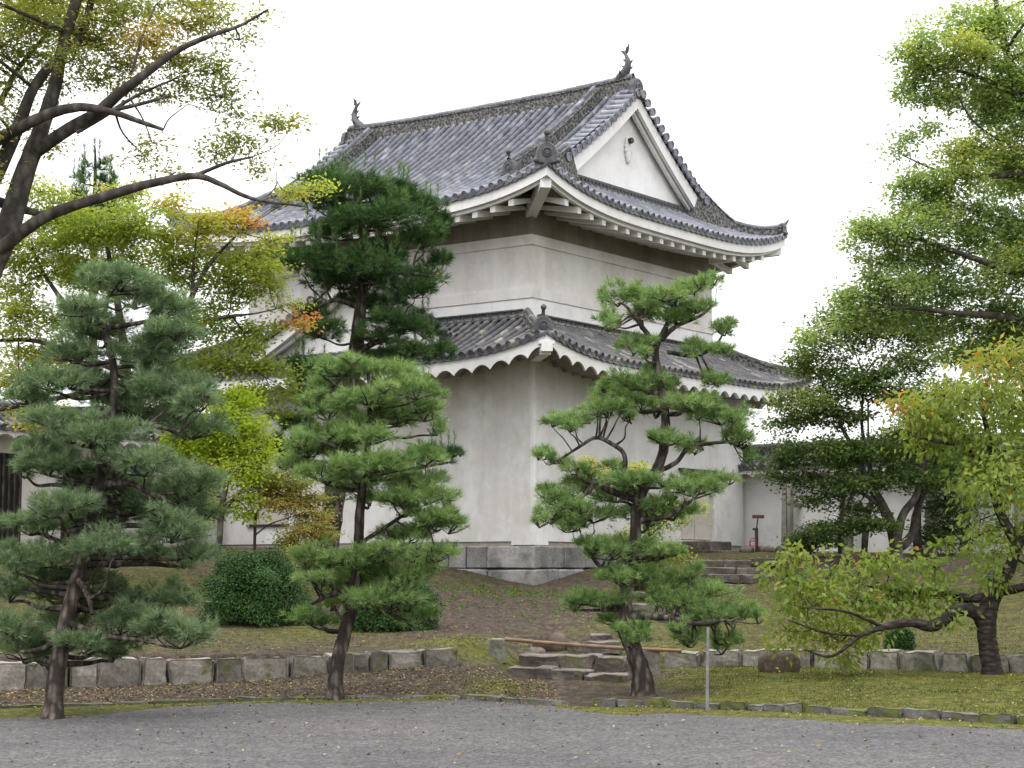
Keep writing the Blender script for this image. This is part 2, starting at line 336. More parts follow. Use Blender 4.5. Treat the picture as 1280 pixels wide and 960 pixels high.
def mossf(X, Y):
    X = np.asarray(X, float); Y = np.asarray(Y, float)
    ly = lineY(X)
    q = lambda t: np.clip(t, 0, 1)
    side = q((X - 1.7 - .35 * np.sin(Y * 1.9) - .2 * np.sin(Y * 5.1)) / .9); bk = q((Y - ly) / .3)
    rightm = .74 * (1 - bk) + bk * .56
    leftm = .22 * (1 - bk) + bk * .40
    m = leftm * (1 - side) + rightm * side
    def blob(cx, cy, rx, ry, a): return a * np.exp(-((X - cx) / rx) ** 2 - ((Y - cy) / ry) ** 2)
    m = m + blob(-.6, 28.0, 1.0, 1.0, .5) + blob(-.1, 25.2, .45, .9, .6) + blob(1.2, 31.0, 1.0, 1.5, .2) - blob(.6, 34, 2.4, 5, .12) + blob(-3.5, 30, 1.5, 1.2, .25) - blob(-1.0, 33, 1.6, 4, .25) - blob(-5.5, 30, 1.2, 1.5, .2) \
        + blob(-7.5, 36, 2.5, 4, .25) + blob(0, 42.5, 3, 1.0, .12) - blob(-.6, 36, 2.2, 4.5, .18) - blob(8, 43.5, 6, 3, .45)
    m = np.where((Y > ly - .0) & (Y < ly + 1.0) & (X < -1), m - .12, m)
    return m
xs = np.concatenate([np.arange(-34, -9, .6), np.arange(-9, 11, .12), np.arange(11, 34, .6)])
ys = np.concatenate([np.arange(8, 19, .5), np.arange(19, 30, .10), np.arange(30, 48, .25), np.arange(48, 70, 1.5)])
GX, GY = np.meshgrid(xs, ys); GZ = ground(GX, GY) + 0
jn = np.sin(GX * 3.1 + GY * 1.7) * np.sin(GY * 2.3 - GX * 1.1) * .5 + np.sin(GX * 9.1 + GY * 5) * np.sin(GY * 7.3) * .35 + rng.normal(0, .25, GX.shape)
GZ = GZ + np.where(GY > kerbY(GX) + .1, jn * .016, 0)
me = bpy.data.meshes.new('ground'); h_, w_ = GX.shape
idx = np.arange(h_ * w_).reshape(h_, w_)
fc = np.stack([idx[:-1, :-1], idx[:-1, 1:], idx[1:, 1:], idx[1:, :-1]], -1).reshape(-1, 4)
me.from_pydata(np.stack([GX, GY, GZ], -1).reshape(-1, 3).tolist(), [], fc.tolist())
me.polygons.foreach_set('use_smooth', [True] * len(fc)); me.materials.append(M['ground'])
a_ = me.attributes.new('moss', 'FLOAT', 'POINT'); a_.data.foreach_set('value', mossf(GX, GY).reshape(-1))
g_ = bpy.data.objects.new('ground', me); COL.objects.link(g_); tag(g_, kind='structure')
mb = MB(); mb.face([(-1500, -400, -.04), (1500, -400, -.04), (1500, 2500, -.04), (-1500, 2500, -.04)]); mb.build('far_ground', M['ground'], kind='structure')
# gravel: a sheet reaching the kerb line, with a strip of moss along its edge
mb = MB(); gx = list(np.arange(-30, 30.1, .25)); mb.grid([[(x, -20, 0) for x in gx], [(x, 8 if kerbY(x) > 9 else 6, 0) for x in gx], [(x, float(kerbY(x)) - .0, 0) for x in gx]], False)
mb.build('gravel', M['gravel'], kind='structure')
me = bpy.data.meshes.new('moss_strip'); vv = []; ff = []; mo = []
gx = list(np.arange(-20, 20.1, .08))
for x in gx:
    k = float(kerbY(x)); wv = .5 + .3 * math.sin(x * 2.1) + .2 * math.sin(x * 5.3 + 1) + random.uniform(-.08, .08)
    if x < -3.6: wl = (1.0 + wv) * min(1, .35 + (-3.6 - x) * .5)
    elif x < -.7: wl = .5 * wv + .12
    elif x < .5: wl = 0.02
    else: wl = (.8 + .5 * wv) * float(np.interp(x, [.5, 1.2, 3, 7], [.2, 1.0, 1.0, .6]))
    for q, t in enumerate((0, .5, 1)):
        vv.append((x, k + .02 - wl * t - .01, (.012, .016, -.004)[q])); mo.append((.95, .9, .55)[q])
for i in range(len(gx) - 1):
    for q in range(2):
        a = i * 3 + q; ff.append((a, a + 1, a + 4, a + 3))
me.from_pydata(vv, [], ff); me.materials.append(M['ground']); a_ = me.attributes.new('moss', 'FLOAT', 'POINT'); a_.data.foreach_set('value', mo)
o = bpy.data.objects.new('moss_strip', me); COL.objects.link(o); tag(o, 'yellow green moss strip between the gravel and the kerb stones', 'moss', kind='stuff')

# ------------------------------------------------------------------ stones
def rock(mb, c, d, rz=0, n=10, m=6, k=.16, pw=.55):
    """rounded boulder / dressed stone: superellipsoid with noise"""
    ph = [random.uniform(0, 6.28) for _ in range(6)]; rows = []
    cs = lambda a: math.copysign(abs(math.cos(a)) ** pw, math.cos(a)); sn = lambda a: math.copysign(abs(math.sin(a)) ** pw, math.sin(a))
    ro = Matrix.Rotation(rz, 3, 'Z')
    for i in range(m + 1):
        la = -math.pi / 2 + math.pi * i / m; row = []
        for j in range(n):
            lo = 2 * math.pi * j / n
            p = Vector((cs(la) * cs(lo) * d[0] / 2, cs(la) * sn(lo) * d[1] / 2, sn(la) * d[2] / 2))
            q = 1 + k * (math.sin(2 * lo + ph[0]) * math.cos(la + ph[1]) + .6 * math.sin(3 * lo + ph[2] + 2 * la)) * .5
            row.append(ro @ (p * q) + Vector(c))
        rows.append(row)
    mb.grid(rows, True, True)
from mathutils import noise as mnoise
def block(mb, c, d, rz=0, amp=.012, rnd=.10, n=5, fr=5.0, taper=0.0):
    """rough hewn block: subdivided box, worn edges, coherent chips"""
    c = Vector(c); ro = Matrix.Rotation(rz, 3, 'Z'); sd = Vector((random.uniform(0, 50), random.uniform(0, 50), 0)); hx, hy, hz = d[0] / 2, d[1] / 2, d[2] / 2; m_ = min(d) * rnd
    sh = [random.uniform(-.05, .05) for _ in range(4)]
    def P(a, b_, g):
        e = [abs(a), abs(b_), abs(g)]; k = sum(1 for q in e if q > .99); pull = {0: 0, 1: 0, 2: m_ * .45, 3: m_ * .8}[k]
        p = Vector((a * (hx - (pull if e[0] > .99 else 0)), b_ * (hy - (pull if e[1] > .99 else 0)), g * (hz - (pull if e[2] > .99 else 0))))
        p.x *= 1 + sh[0] * g - taper * (g + 1) / 2; p.z *= 1 + sh[1] * a; p.y *= 1 + sh[2] * a
        p += mnoise.noise_vector(p * fr + sd) * amp * 1.6 + mnoise.noise_vector(p * fr * 3.1 + sd) * amp * .7
        return ro @ p + c
    t_ = [-1 + 2 * i / n for i in range(n + 1)]; t_[0] = -1; t_[-1] = 1
    t_ = [-1, -.88] + t_[1:-1] + [.88, 1] if n > 2 else t_
    for ax in range(3):
        for sg in (-1, 1):
            rows = []
            for a in t_:
                row = []
                for b_ in (t_ if sg > 0 else t_[::-1]):
                    row.append(P(sg, a, b_) if ax == 0 else P(b_, sg, a) if ax == 1 else P(a, b_, sg))
                rows.append(row)
            mb.grid(rows, False)
def wall_of_stones(line, name, label, cat, wmin, wmax, hgt, mat, thick=.34, lift=0, jit=.02, x0=None, x1=None, k=.05, pw=.3):
    mb = MB(); pts = [Vector((p[0], p[1], 0)) for p in line]
    segs = []; 
    for a, b in zip(pts, pts[1:]):
        segs.append((a, b, (b - a).length))
    tot = sum(s[2] for s in segs); t = 0
    def pos(t):
        for a, b, ln in segs:
            if t <= ln or (a, b, ln) == segs[-1]: return a.lerp(b, min(1, t / ln)), math.atan2(b.y - a.y, b.x - a.x)
            t -= ln
    while t < tot:
        wd = random.uniform(wmin, wmax); p, ang = pos(t + wd / 2)
        if x0 is None or x0 <= p.x <= x1:
            hh = hgt(p.x) * random.uniform(.92, 1.07)
            base = min(gz(p.x + .2 * math.sin(ang), p.y - .3), gz(p.x, p.y - .5)) - .06
            block(mb, (p.x + random.uniform(-jit, jit), p.y - thick * .35 + random.uniform(-jit, jit), base + (hh + .06) / 2 + lift), (wd * 1.0, thick * random.uniform(.85, 1.15), hh + .06), ang + random.uniform(-.05, .05), .013 + k * .05, .12 + k * 1.2, 4, 5, random.uniform(0, .06))
        t += wd + .012
    return mb.build(name, mat, label=label, cat=cat)
lh = lambda x: float(np.interp(x, [-8, -4.5, -1], [.39, .35, .25]))
wall_of_stones([(-14, 22.6)] + WL[1:], 'retaining_wall', 'low wall of squared grey brown stones holding back the mound on the left', 'stone wall', .22, .66, lh, M['wallstone'], x0=-13, x1=10)
wall_of_stones(WR[:-1] + [(14, 24.4)], 'retaining_wall', 'lower row of rounded stones at the foot of the mossy slope on the right', 'stone wall', .32, .62, lambda x: .25, M['wallstone2'], x0=-1, x1=13, k=.12, pw=.42)
def kerb(x0, x1, name, label, wmin, wmax, hh):
    ln = [(x, float(kerbY(x))) for x in np.arange(x0, x1, .3)]
    mb = MB(); x = x0
    while x < x1:
        wd = random.uniform(wmin, wmax); xc = x + wd / 2; a = math.atan2(float(kerbY(xc + .1) - kerbY(xc - .1)), .2)
        h = hh * random.uniform(.7, 1.25)
        block(mb, (xc, float(kerbY(xc)) + .03, h / 2 - .02), (wd * 1.0 / max(.6, math.cos(a)), random.uniform(.10, .20), h + .04), a + random.uniform(-.06, .06), .014, .25, 3, 7)
        x += wd + .012
    return mb.build(name, M['kerbstone'], label=label, cat='kerb')
kerb(-12, .15, 'kerb', 'thin line of dark kerb stones along the brown soil strip on the left', .2, .7, .055)
kerb(.95, 12, 'kerb', 'row of small mossy kerb stones in front of the green bank on the right', .16, .36, .10)

# steps
def slab(mb, c, d, rz=0): block(mb, c, d, rz, .022, .2, 5, 4.5)
st = empty('stone_steps', (.9, 27.6, .1), label='worn dark stone steps between the two short posts at the foot of the mound', cat='steps')
def step(parent, items):
    mb = MB()
    for c, d, rz in items: slab(mb, Vector(c) - Vector(parent.location), d, rz)
    o = mb.build('step', M['stepstone'], parent); return o
def sp(x, y, Y): p = at(x, y, Y); return (p.x, p.y, p.z)
def stepline(parent, segs, Y0, Y1, h, dpt):
    it = []
    for (xa, ya, xb, yb) in segs:
        t = ((xa + xb) / 2 - segs[0][0]) / max(1, segs[-1][2] - segs[0][0]); Y = Y0 + (Y1 - Y0) * t
        a = at(xa, ya, Y0 + (Y1 - Y0) * (xa - segs[0][0]) / max(1, segs[-1][2] - segs[0][0])); b = at(xb, yb, Y0 + (Y1 - Y0) * (xb - segs[0][0]) / max(1, segs[-1][2] - segs[0][0]))
        c = (a + b) / 2; it.append(((c.x, c.y + dpt / 2, c.z - h / 2), ((b - a).length * 1.02, dpt, h), math.atan2(b.y - a.y, b.x - a.x)))
    step(parent, it)
stepline(st, [(641, 834, 697, 836), (697, 835, 738, 841), (738, 842, 784, 845)], 27.4, 26.8, .17, .55)
stepline(st, [(655, 818, 706, 819), (707, 819, 750, 821), (751, 822, 786, 823)], 28.2, 27.7, .22, .6)
stepline(st, [(716, 806, 748, 806), (732, 801, 778, 804)], 29.0, 28.8, .18, .55)
stepline(st, [(738, 794, 765, 793)], 29.8, 29.8, .15, .4)
for (nm, c, d, lb) in (('boulder', sp(689, 806, 29.3), (.52, .5, .36), 'brown rounded boulder behind the bamboo rail'), ('boulder', sp(671, 817, 28.6), (.27, .25, .17), 'small pale stone lying on the second lower step'),
                       ('boulder', sp(972, 836, 26.3), (.52, .42, .42), 'dark brown rock in front of the right stone row')):
    mb = MB(); rock(mb, (0, 0, d[2] * .3), d, .4, 12, 8, .3, .7); o = mb.build(nm, M['stepstone'] if d[0] != .52 else M['darkrock'], label=lb, cat='rock'); o.location = c[:2] + (c[2] - d[2] * .25,)
su = empty('stone_steps', tuple(at(930, 720, 44)), label='upper flight of mossy stone steps climbing to the turret door', cat='steps')
stepline(su, [(905, 731, 940, 731), (941, 732, 968, 731)], 42.6, 42.6, .22, .8)
stepline(su, [(890, 719, 925, 718), (926, 719, 962, 718)], 43.6, 43.6, .2, .9)
stepline(su, [(872, 710, 920, 709), (921, 710, 962, 710)], 44.6, 44.6, .2, .9)
stepline(su, [(862, 701, 905, 700), (906, 700, 940, 701), (944, 697, 1010, 698)], 45.6, 45.6, .2, 1.0)
for i, (x, y, Y) in enumerate(((805, 757, 35.5), (842, 778, 32.5), (815, 742, 38.5))):
    mb = MB(); slab(mb, (0, 0, 0), (.62, .5, .16)); o = mb.build('stepping_stone', M['stepstone'], group='stepping stones on the slope', cat='stepping stone',
        label=('flat stepping stone on the slope below the pine boughs, the middle one of three', 'lowest flat stepping stone on the slope beside the leaning pine', 'topmost flat stepping stone on the slope behind the leaning pine')[i])
    p = at(x, y, Y); o.location = (p.x, p.y, max(gz(p.x, p.y), p.z - .05))
# posts and bamboo rail
for (x, yt, Y, lb) in ((622, 799, 27.9, 'short square stone post at the left end of the bamboo rail'), (812, 812, 27.6, 'short square stone post behind the trunk of the leaning pine')):
    p = at(x, yt, Y); b_ = gz(p.x, p.y) - .1; mb = MB(); hgt = p.z - b_
    mb.box((0, 0, hgt / 2), (.27, .25, hgt), .1, taper=.95, jit=.008); mb.box((0, 0, hgt + .004), (.20, .19, .02), .1, taper=.8)
    o = bevel(mb.build('stone_post', m_stone('post', (.20, .20, .16), (.34, .33, .28), .06) if x < 700 else M['pale_post'], label=lb, cat='post', group='stone posts of the stair barrier'), .02, 2); o.location = (p.x, p.y, b_)
mb = MB(); a = at(631, 799, 27.7); b = at(852, 813.5, 27.45)
mb.tube([a.lerp(b, t) + Vector((0, 0, -.02 * math.sin(t * 3.14))) for t in np.linspace(0, 1, 25)], [.026 if k % 3 else .031 for k in range(25)], 10)
mb.build('bamboo_rail', M['bamboo'], label='brown bamboo pole laid across the two stone posts in front of the steps', cat='rail')

# ------------------------------------------------------------------ the turret
TH = math.atan2(1697, math.hypot(F, 235)); K0 = at(667, 680, 44)
T = empty('corner_turret', (K0.x, K0.y, 0), math.pi / 2 - TH, label='two storey white plaster castle turret with grey tiled roofs and a gable', cat='turret')
# local frame: x = along right facade (v), y = along left facade (u), z world
LV, LU = 10.57, 10.9
UV0, UV1, UU0, UU1 = .85, 9.68, .65, 10.26
def outline(x0, y0, x1, y1, rr):
    """rectangle, corners rounded; rr = radii at (x0,y0),(x1,y0),(x1,y1),(x0,y1)"""
    pts = []
    for (cx, cy, r_, a0) in ((x0, y0, rr[0], 180), (x1, y0, rr[1], 270), (x1, y1, rr[2], 0), (x0, y1, rr[3], 90)):
        sxx = 1 if cx == x0 else -1; syy = 1 if cy == y0 else -1
        if r_ < .01: pts.append((cx, cy)); continue
        for k in range(9):
            a = R(a0 + 90 * k / 8); pts.append((cx + sxx * r_ + r_ * math.cos(a), cy + syy * r_ + r_ * math.sin(a)))
    return pts
def wallring(mb, ol, z0, z1, smooth=False):
    for i in range(len(ol)):
        a, b = ol[i], ol[(i + 1) % len(ol)]
        mb.face([(*a, z0), (*b, z0), (*b, z1), (*a, z1)], smooth)
def shell(name, x0, y0, x1, y1, zs, mat, rr=(0, 0, 0, 0), holes=(), parent=T, depth=.2):
    """wall ring with rectangular recesses. holes: (side, a0, a1, z0, z1)"""
    mb = MB(); ol = outline(x0, y0, x1, y1, rr); z0, z1 = zs
    for i in range(len(ol)):
        a, b = ol[i], ol[(i + 1) % len(ol)]
        hs = []
        if abs(a[1] - y0) < 1e-6 and abs(b[1] - y0) < 1e-6: hs = [('R', h) for h in holes if h[0] == 'R']
        if abs(a[0] - x0) < 1e-6 and abs(b[0] - x0) < 1e-6: hs = [('L', h) for h in holes if h[0] == 'L']
        if not hs: mb.face([(*a, z0), (*b, z0), (*b, z1), (*a, z1)], max(rr) > 0 and (Vector(a) - Vector(b)).length < .3); continue
        side = hs[0][0]; lo, hi = (a[0], b[0]) if side == 'R' else (b[1], a[1])
        pt = (lambda s, z, d=0: (s, y0 + d, z)) if side == 'R' else (lambda s, z, d=0: (x0 + d, s, z))
        hh = sorted([h[1][1:] for h in hs]); cur = lo
        for (h0, h1, hz0, hz1) in hh:
            mb.face([pt(cur, z0), pt(h0, z0), pt(h0, z1), pt(cur, z1)])
            mb.face([pt(h0, z0), pt(h1, z0), pt(h1, hz0), pt(h0, hz0)]); mb.face([pt(h0, hz1), pt(h1, hz1), pt(h1, z1), pt(h0, z1)])
            mb.face([pt(h0, hz0), pt(h0, hz1), pt(h0, hz1, depth), pt(h0, hz0, depth)]); mb.face([pt(h1, hz0), pt(h1, hz1), pt(h1, hz1, depth), pt(h1, hz0, depth)])
            mb.face([pt(h0, hz0), pt(h1, hz0), pt(h1, hz0, depth), pt(h0, hz0, depth)]); mb.face([pt(h0, hz1), pt(h1, hz1), pt(h1, hz1, depth), pt(h0, hz1, depth)])
            cur = h1
        mb.face([pt(cur, z0), pt(hi, z0), pt(hi, z1), pt(cur, z1)])
    return mb.build(name, mat, parent)
DOOR = (6.75, 8.55, 2.45, 4.30); SLOT = (7.86, 9.32, 2.80, 3.66)
LW = shell('lower_wall', 0, 0, LV, LU, (2.33, 6.75), M['lower_plaster'], (.03, .5, .1, .1), [('R',) + DOOR, ('L',) + SLOT])
UW1 = (8.35, 9.15, 8.80, 9.60); UWR = (8.05, 8.85, 8.80, 9.60)
UWo = shell('upper_wall', UV0, UU0, UV1, UU1, (7.3, 9.9), M['plaster'], (0, 0, 0, 0), [('L',) + UW1, ('R',) + UWR])
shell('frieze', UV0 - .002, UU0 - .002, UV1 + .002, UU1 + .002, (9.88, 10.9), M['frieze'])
def band(z0, z1, pr, name='string_course', mat='plaster', x0=UV0, y0=UU0, x1=UV1, y1=UU1):
    mb = MB()
    o0 = outline(x0 - pr, y0 - pr, x1 + pr, y1 + pr, (0, 0, 0, 0)); oi = outline(x0 + .05, y0 + .05, x1 - .05, y1 - .05, (0, 0, 0, 0))
    wallring(mb, o0, z0, z1)
    for i in range(4):
        a, b = o0[i], o0[(i + 1) % 4]; c, d = oi[(i + 1) % 4], oi[i]
        mb.face([(*a, z1), (*b, z1), (*c, z1), (*d, z1)]); mb.face([(*a, z0), (*b, z0), (*c, z0), (*d, z0)])
    return mb.build(name, M[mat], T)
band(9.63, 9.885, .045); band(8.31, 8.56, .045)
shell('wall_foot', UV0 - .012, UU0 - .012, UV1 + .012, UU1 + .012, (7.3, 8.31), M['plaster_white'])
band(2.20, 2.335, -.03, 'clay_sill', 'sill', 0, 0, LV, LU)
# thick plaster foot at the near corner
mb = MB(); pr = .04; mb.v += [(-pr, -pr, 2.24), (.56, -pr, 2.24), (.56, 0.02, 2.24), (-pr, .63, 2.24), (.02, .63, 2.24), (-.012, -.012, 2.72), (.54, -.012, 2.66), (.54, .02, 2.66), (-.012, .60, 2.66), (.02, .60, 2.66)]
mb.f += [(0, 1, 6, 5), (0, 3, 8, 5)[::-1], (1, 2, 7, 6), (3, 4, 9, 8)]; mb.sm += [False] * 4
mb.build('corner_foot', M['lower_plaster'], T)
mb = MB(); mb.box((.03, -.012, 4.6), (.10, .02, 4.2)); mb.box((-.012, .03, 4.6), (.02, .09, 4.2)); mb.build('corner_bead', M['plaster_white'], T)
# windows and doors
def panel(name, side, a0, a1, z0, z1, d, mat, th=.05, parent=T):
    mb = MB(); c = (a0 + a1) / 2; w_ = a1 - a0; y0 = 0
    if side == 'R': mb.box((c, d, (z0 + z1) / 2), (w_, th, z1 - z0))
    else: mb.box((d, c, (z0 + z1) / 2), (th, w_, z1 - z0))
    return mb.build(name, mat, parent)
wn_ = panel('window', 'L', UW1[0], UW1[1], UW1[2], UW1[3], UV0 + .19, M['plaster_white']); 
panel('shutter', 'L', UW1[0] + .02, UW1[0] + .42, UW1[2] + .01, UW1[3] - .01, UV0 + .12, M['plaster_white'], .06, wn_)
wn_ = panel('window', 'R', UWR[0], UWR[1], UWR[2], UWR[3], UU0 + .19, M['dark'])
panel('shutter', 'R', UWR[0] + .32, UWR[1] - .02, UWR[2] + .01, UWR[3] - .01, UU0 + .12, M['plaster_white'], .06, wn_)
sw = panel('wall_slot', 'L', SLOT[0], SLOT[1], SLOT[2], SLOT[3], .19, M['door'])
mb = MB(); mb.box((.02, (SLOT[0] + SLOT[1]) / 2, SLOT[2] + .02), (.16, SLOT[1] - SLOT[0] + .04, .07)); mb.build('ledge', M['iron'], sw)
dr = empty('door', (0, 0, 0)); dr.parent = T
dm = (DOOR[0] + DOOR[1]) / 2
for a0, a1 in ((DOOR[0], dm - .012), (dm + .012, DOOR[1])): bevel(panel('door_leaf', 'R', a0 + .01, a1 - .0, DOOR[2] + .02, DOOR[3] - .02, .13, M['door'], .07, dr), .01)
panel('door_back', 'R', DOOR[0], DOOR[1], DOOR[2], DOOR[3], .19, M['dark'], .02, dr)
mb = MB(); mb.box((dm, -.02, DOOR[3] + .03), (DOOR[1] - DOOR[0] + .2, .10, .07)); mb.build('door_head', M['iron'], dr)
mb = MB()
for k in range(3): block(mb, (DOOR[0] + .3 + k * .6, -.28, 2.27), (.58, .55, .30), 0, .01)
for k in range(2): block(mb, (DOOR[0] + .45 + k * .95, -.55, 2.08), (.93, .9, .18), 0, .01)
mb.build('door_step', M['stepstone'], dr)

# stone base of squared blocks
mb = MB()
def course(z0, z1, off):
    for side in (0, 1):
        ln = LV if side == 0 else LU; t = -off; first = True
        while t < ln:
            wd = random.uniform(.42, .95)
            if first: wd = random.uniform(.9, 1.3) if z1 > 2 else 1.0; first = False
            o_ = off + random.uniform(-.015, .02); c = t + wd / 2; dp = .6
            if side == 1 and t < 0: t += .45; c = t + wd / 2
            cc3 = (c, -o_ + dp / 2, (z0 + z1) / 2) if side == 0 else (-o_ + dp / 2, c, (z0 + z1) / 2)
            dd3 = (wd - .03, dp, z1 - z0 - .02) if side == 0 else (dp, wd - .03, z1 - z0 - .02)
            block(mb, cc3, dd3, 0, .012, .07, 4, 2.5); t += wd
course(1.68, 2.225, .09); course(1.02, 1.672, .17); course(.4, 1.01, .24)
mb.build('stone_base', M['stone'], T)

# ------------------------------------------------------------------ roofs
class Roof:
    def __init__(s, x0, x1, y0, y1, z0, p, ps, rise, Lr, fade, powr=3.5):
        s.x0, s.x1, s.y0, s.y1, s.z0, s.p, s.ps, s.rise, s.L, s.fd, s.pw = x0, x1, y0, y1, z0, p, ps, rise, Lr, fade, powr
    def dx(s, x): return min(x - s.x0, s.x1 - x)
    def dy(s, y): return min(y - s.y0, s.y1 - y)
    def E(s, a, b):
        mxv, mn = max(a, b), min(a, b)
        return s.rise * max(0, 1 - max(mxv, 0) / s.L) ** s.pw * max(0, 1 - max(mn, 0) / s.fd) ** 2
    def main(s, x, y): return s.z0 + s.p(s.dx(x)) + s.E(s.dx(x), s.dy(y))      # falls towards x-edges
    def side(s, x, y): return s.z0 + s.ps(s.dy(y)) + s.E(s.dx(x), s.dy(y))     # falls towards y-edges
    def inv(s, fn, val, hi):
        lo = 0.0
        for _ in range(40):
            m_ = (lo + hi) / 2
            if fn(m_) < val: lo = m_
            else: hi = m_
        return lo
UPR = Roof(UV0 - 1.6, UV1 + 1.6, UU0 - 1.6, UU1 + 1.6, 10.62, lambda d: .4 * d + .037 * d * d, lambda d: .4 * d + .097 * d * d, .62, 5.8, 2.5)
VC = (UV0 + UV1) / 2; UC = (UU0 + UU1) / 2
LWR = Roof(-1.38, LV + 1.38, -1.38, LU + 1.38, 6.66, lambda d: .44 * d + .04 * d * d, lambda d: .44 * d + .04 * d * d, .46, 4.6, 2.2, 3.2)
TS = .275
def barrel(mb, path, across, r=.078, seg=.27, capd=True, lip=True):
    """one row of half-round tiles down a path (list of Vectors, top first)"""
    path = [Vector(p) for p in path]; acc = [0]
    for a, b in zip(path, path[1:]): acc.append(acc[-1] + (b - a).length)
    tot = acc[-1]
    if tot < .06: return
    def pos(t):
        t = max(0, min(tot, t))
        for i in range(len(path) - 1):
            if t <= acc[i + 1] or i == len(path) - 2:
                u_ = (t - acc[i]) / max(1e-6, acc[i + 1] - acc[i]); return path[i].lerp(path[i + 1], u_), (path[i + 1] - path[i]).normalized()
    nseg = max(1, round(tot / seg)); rows = []; A = Vector(across).normalized()
    for i in range(nseg):
        j = random.uniform(-.010, .010)
        for t, rr in ((tot * i / nseg + .001, r * .86), (tot * (i + 1) / nseg, r * 1.0)):
            p, d = pos(t); n_ = d.cross(A); n_ = n_ if n_.z > 0 else -n_
            rows.append([p + A * (rr * math.cos(q) + j) + n_ * (rr * math.sin(q) * 1.05 + .012) for q in [math.pi * k / 6 for k in range(-1, 8)]])
    mb.grid(rows, True)
    if capd:
        p, d = pos(tot); n_ = d.cross(A); n_ = n_ if n_.z > 0 else -n_
        c = p + d * .025 + n_ * .015; rr = r * 1.18
        ring = [c + A * rr * math.cos(q) + n_ * rr * math.sin(q) for q in [2 * math.pi * k / 12 for k in range(12)]]
        ring2 = [v - d * .05 for v in ring]; mb.grid([ring, ring2], True, True)
        rin = [c + (v - c) * .72 for v in ring]; mb.grid([ring, rin], False, True); rin2 = [v - d * .014 for v in rin]; mb.grid([rin, rin2], False, True); mb.face(rin2)
def pans(mb, pathL, pathR, step_=.24, drop=.03, edge=True):
    """concave pan tiles with steps between two row paths (lists same length)"""
    pl = [Vector(p) for p in pathL]; pr_ = [Vector(p) for p in pathR]; n = len(pl); rows = []
    tot = sum((pl[i + 1] - pl[i]).length for i in range(n - 1)); k = max(1, round(tot / step_))
    def pos(P, t):
        x = t * (n - 1); i = min(n - 2, int(x)); return P[i].lerp(P[i + 1], x - i)
    for i in range(k):
        for t, up in ((i / k + 1e-4, -.01), ((i + 1) / k, drop - .01)):
            a, b = pos(pl, t), pos(pr_, t); row = []
            for q in (0, .25, .5, .75, 1): row.append(a.lerp(b, q) + Vector((0, 0, up - .035 * math.sin(q * math.pi))))
            rows.append(row)
    a, b = pl[-1], pr_[-1]; rows.append([a.lerp(b, q) + Vector((0, 0, -.07 - .03 * math.sin(q * math.pi))) for q in (0, .25, .5, .75, 1)])
    mb.grid(rows, False)
def roof_rows(rf, face, c0, c1, tops, mat_b, mat_p, nm, parent, r=.078):
    """face 'x0','x1' (main) or 'y0','y1' (side). rows at positions between c0..c1, tops(c)=distance from eave where the row starts"""
    bb = MB(); pb = MB(); n = int(round((c1 - c0) / TS)); st_ = (c1 - c0) / n; paths = []
    for i in range(n + 1):
        c = c0 + i * st_; tp = tops(min(max(c, c0 + .02), c1 - .02)); pts = []
        m_ = 14
        for k in range(m_ + 1):
            d = tp * (1 - k / m_)
            if face == 'x0': x, y = rf.x0 + d, c; z = rf.main(x, y)
            elif face == 'x1': x, y = rf.x1 - d, c; z = rf.main(x, y)
            elif face == 'y0': x, y = c, rf.y0 + d; z = rf.side(x, y)
            else: x, y = c, rf.y1 - d; z = rf.side(x, y)
            pts.append(Vector((x, y, z)))
        paths.append(pts)
    ac = (0, 1, 0) if face[0] == 'x' else (1, 0, 0)
    for i, p in enumerate(paths):
        if (p[0] - p[-1]).length > .1: barrel(bb, p, ac, r)
        if i < n: pans(pb, p, paths[i + 1])
    return bb, pb
def merge(lst):
    m_ = MB()
    for b in lst:
        n = len(m_.v); m_.v += b.v; m_.f += [tuple(n + i for i in q) for q in b.f]; m_.sm += b.sm
    return m_
# upper roof
rf = UPR; GP = UU0 - .02; DG = GP - rf.y0 + .12          # gable plane & its distance from the eave
VERGE = .28                                             # verge edge (y)
def top_main(y):
    dyy = rf.dy(y)
    if dyy < VERGE - rf.y0: return rf.inv(rf.p, rf.ps(dyy), 6.01)
    return VC - rf.x0
def top_side(x):
    dxx = rf.dx(x); return min(DG, rf.inv(rf.ps, rf.p(dxx), DG + .01))
bs, ps_ = [], []
for fc_ in ('x0', 'x1'):
    b, p = roof_rows(rf, fc_, rf.y0, rf.y1, top_main, None, None, '', T); bs.append(b); ps_.append(p)
for fc_ in ('y0', 'y1'):
    b, p = roof_rows(rf, fc_, rf.x0, rf.x1, top_side, None, None, '', T); bs.append(b); ps_.append(p)
UR = merge(bs).build('upper_roof', M['tile'], T)
merge(ps_).build('pan_tiles', M['pan'], UR)
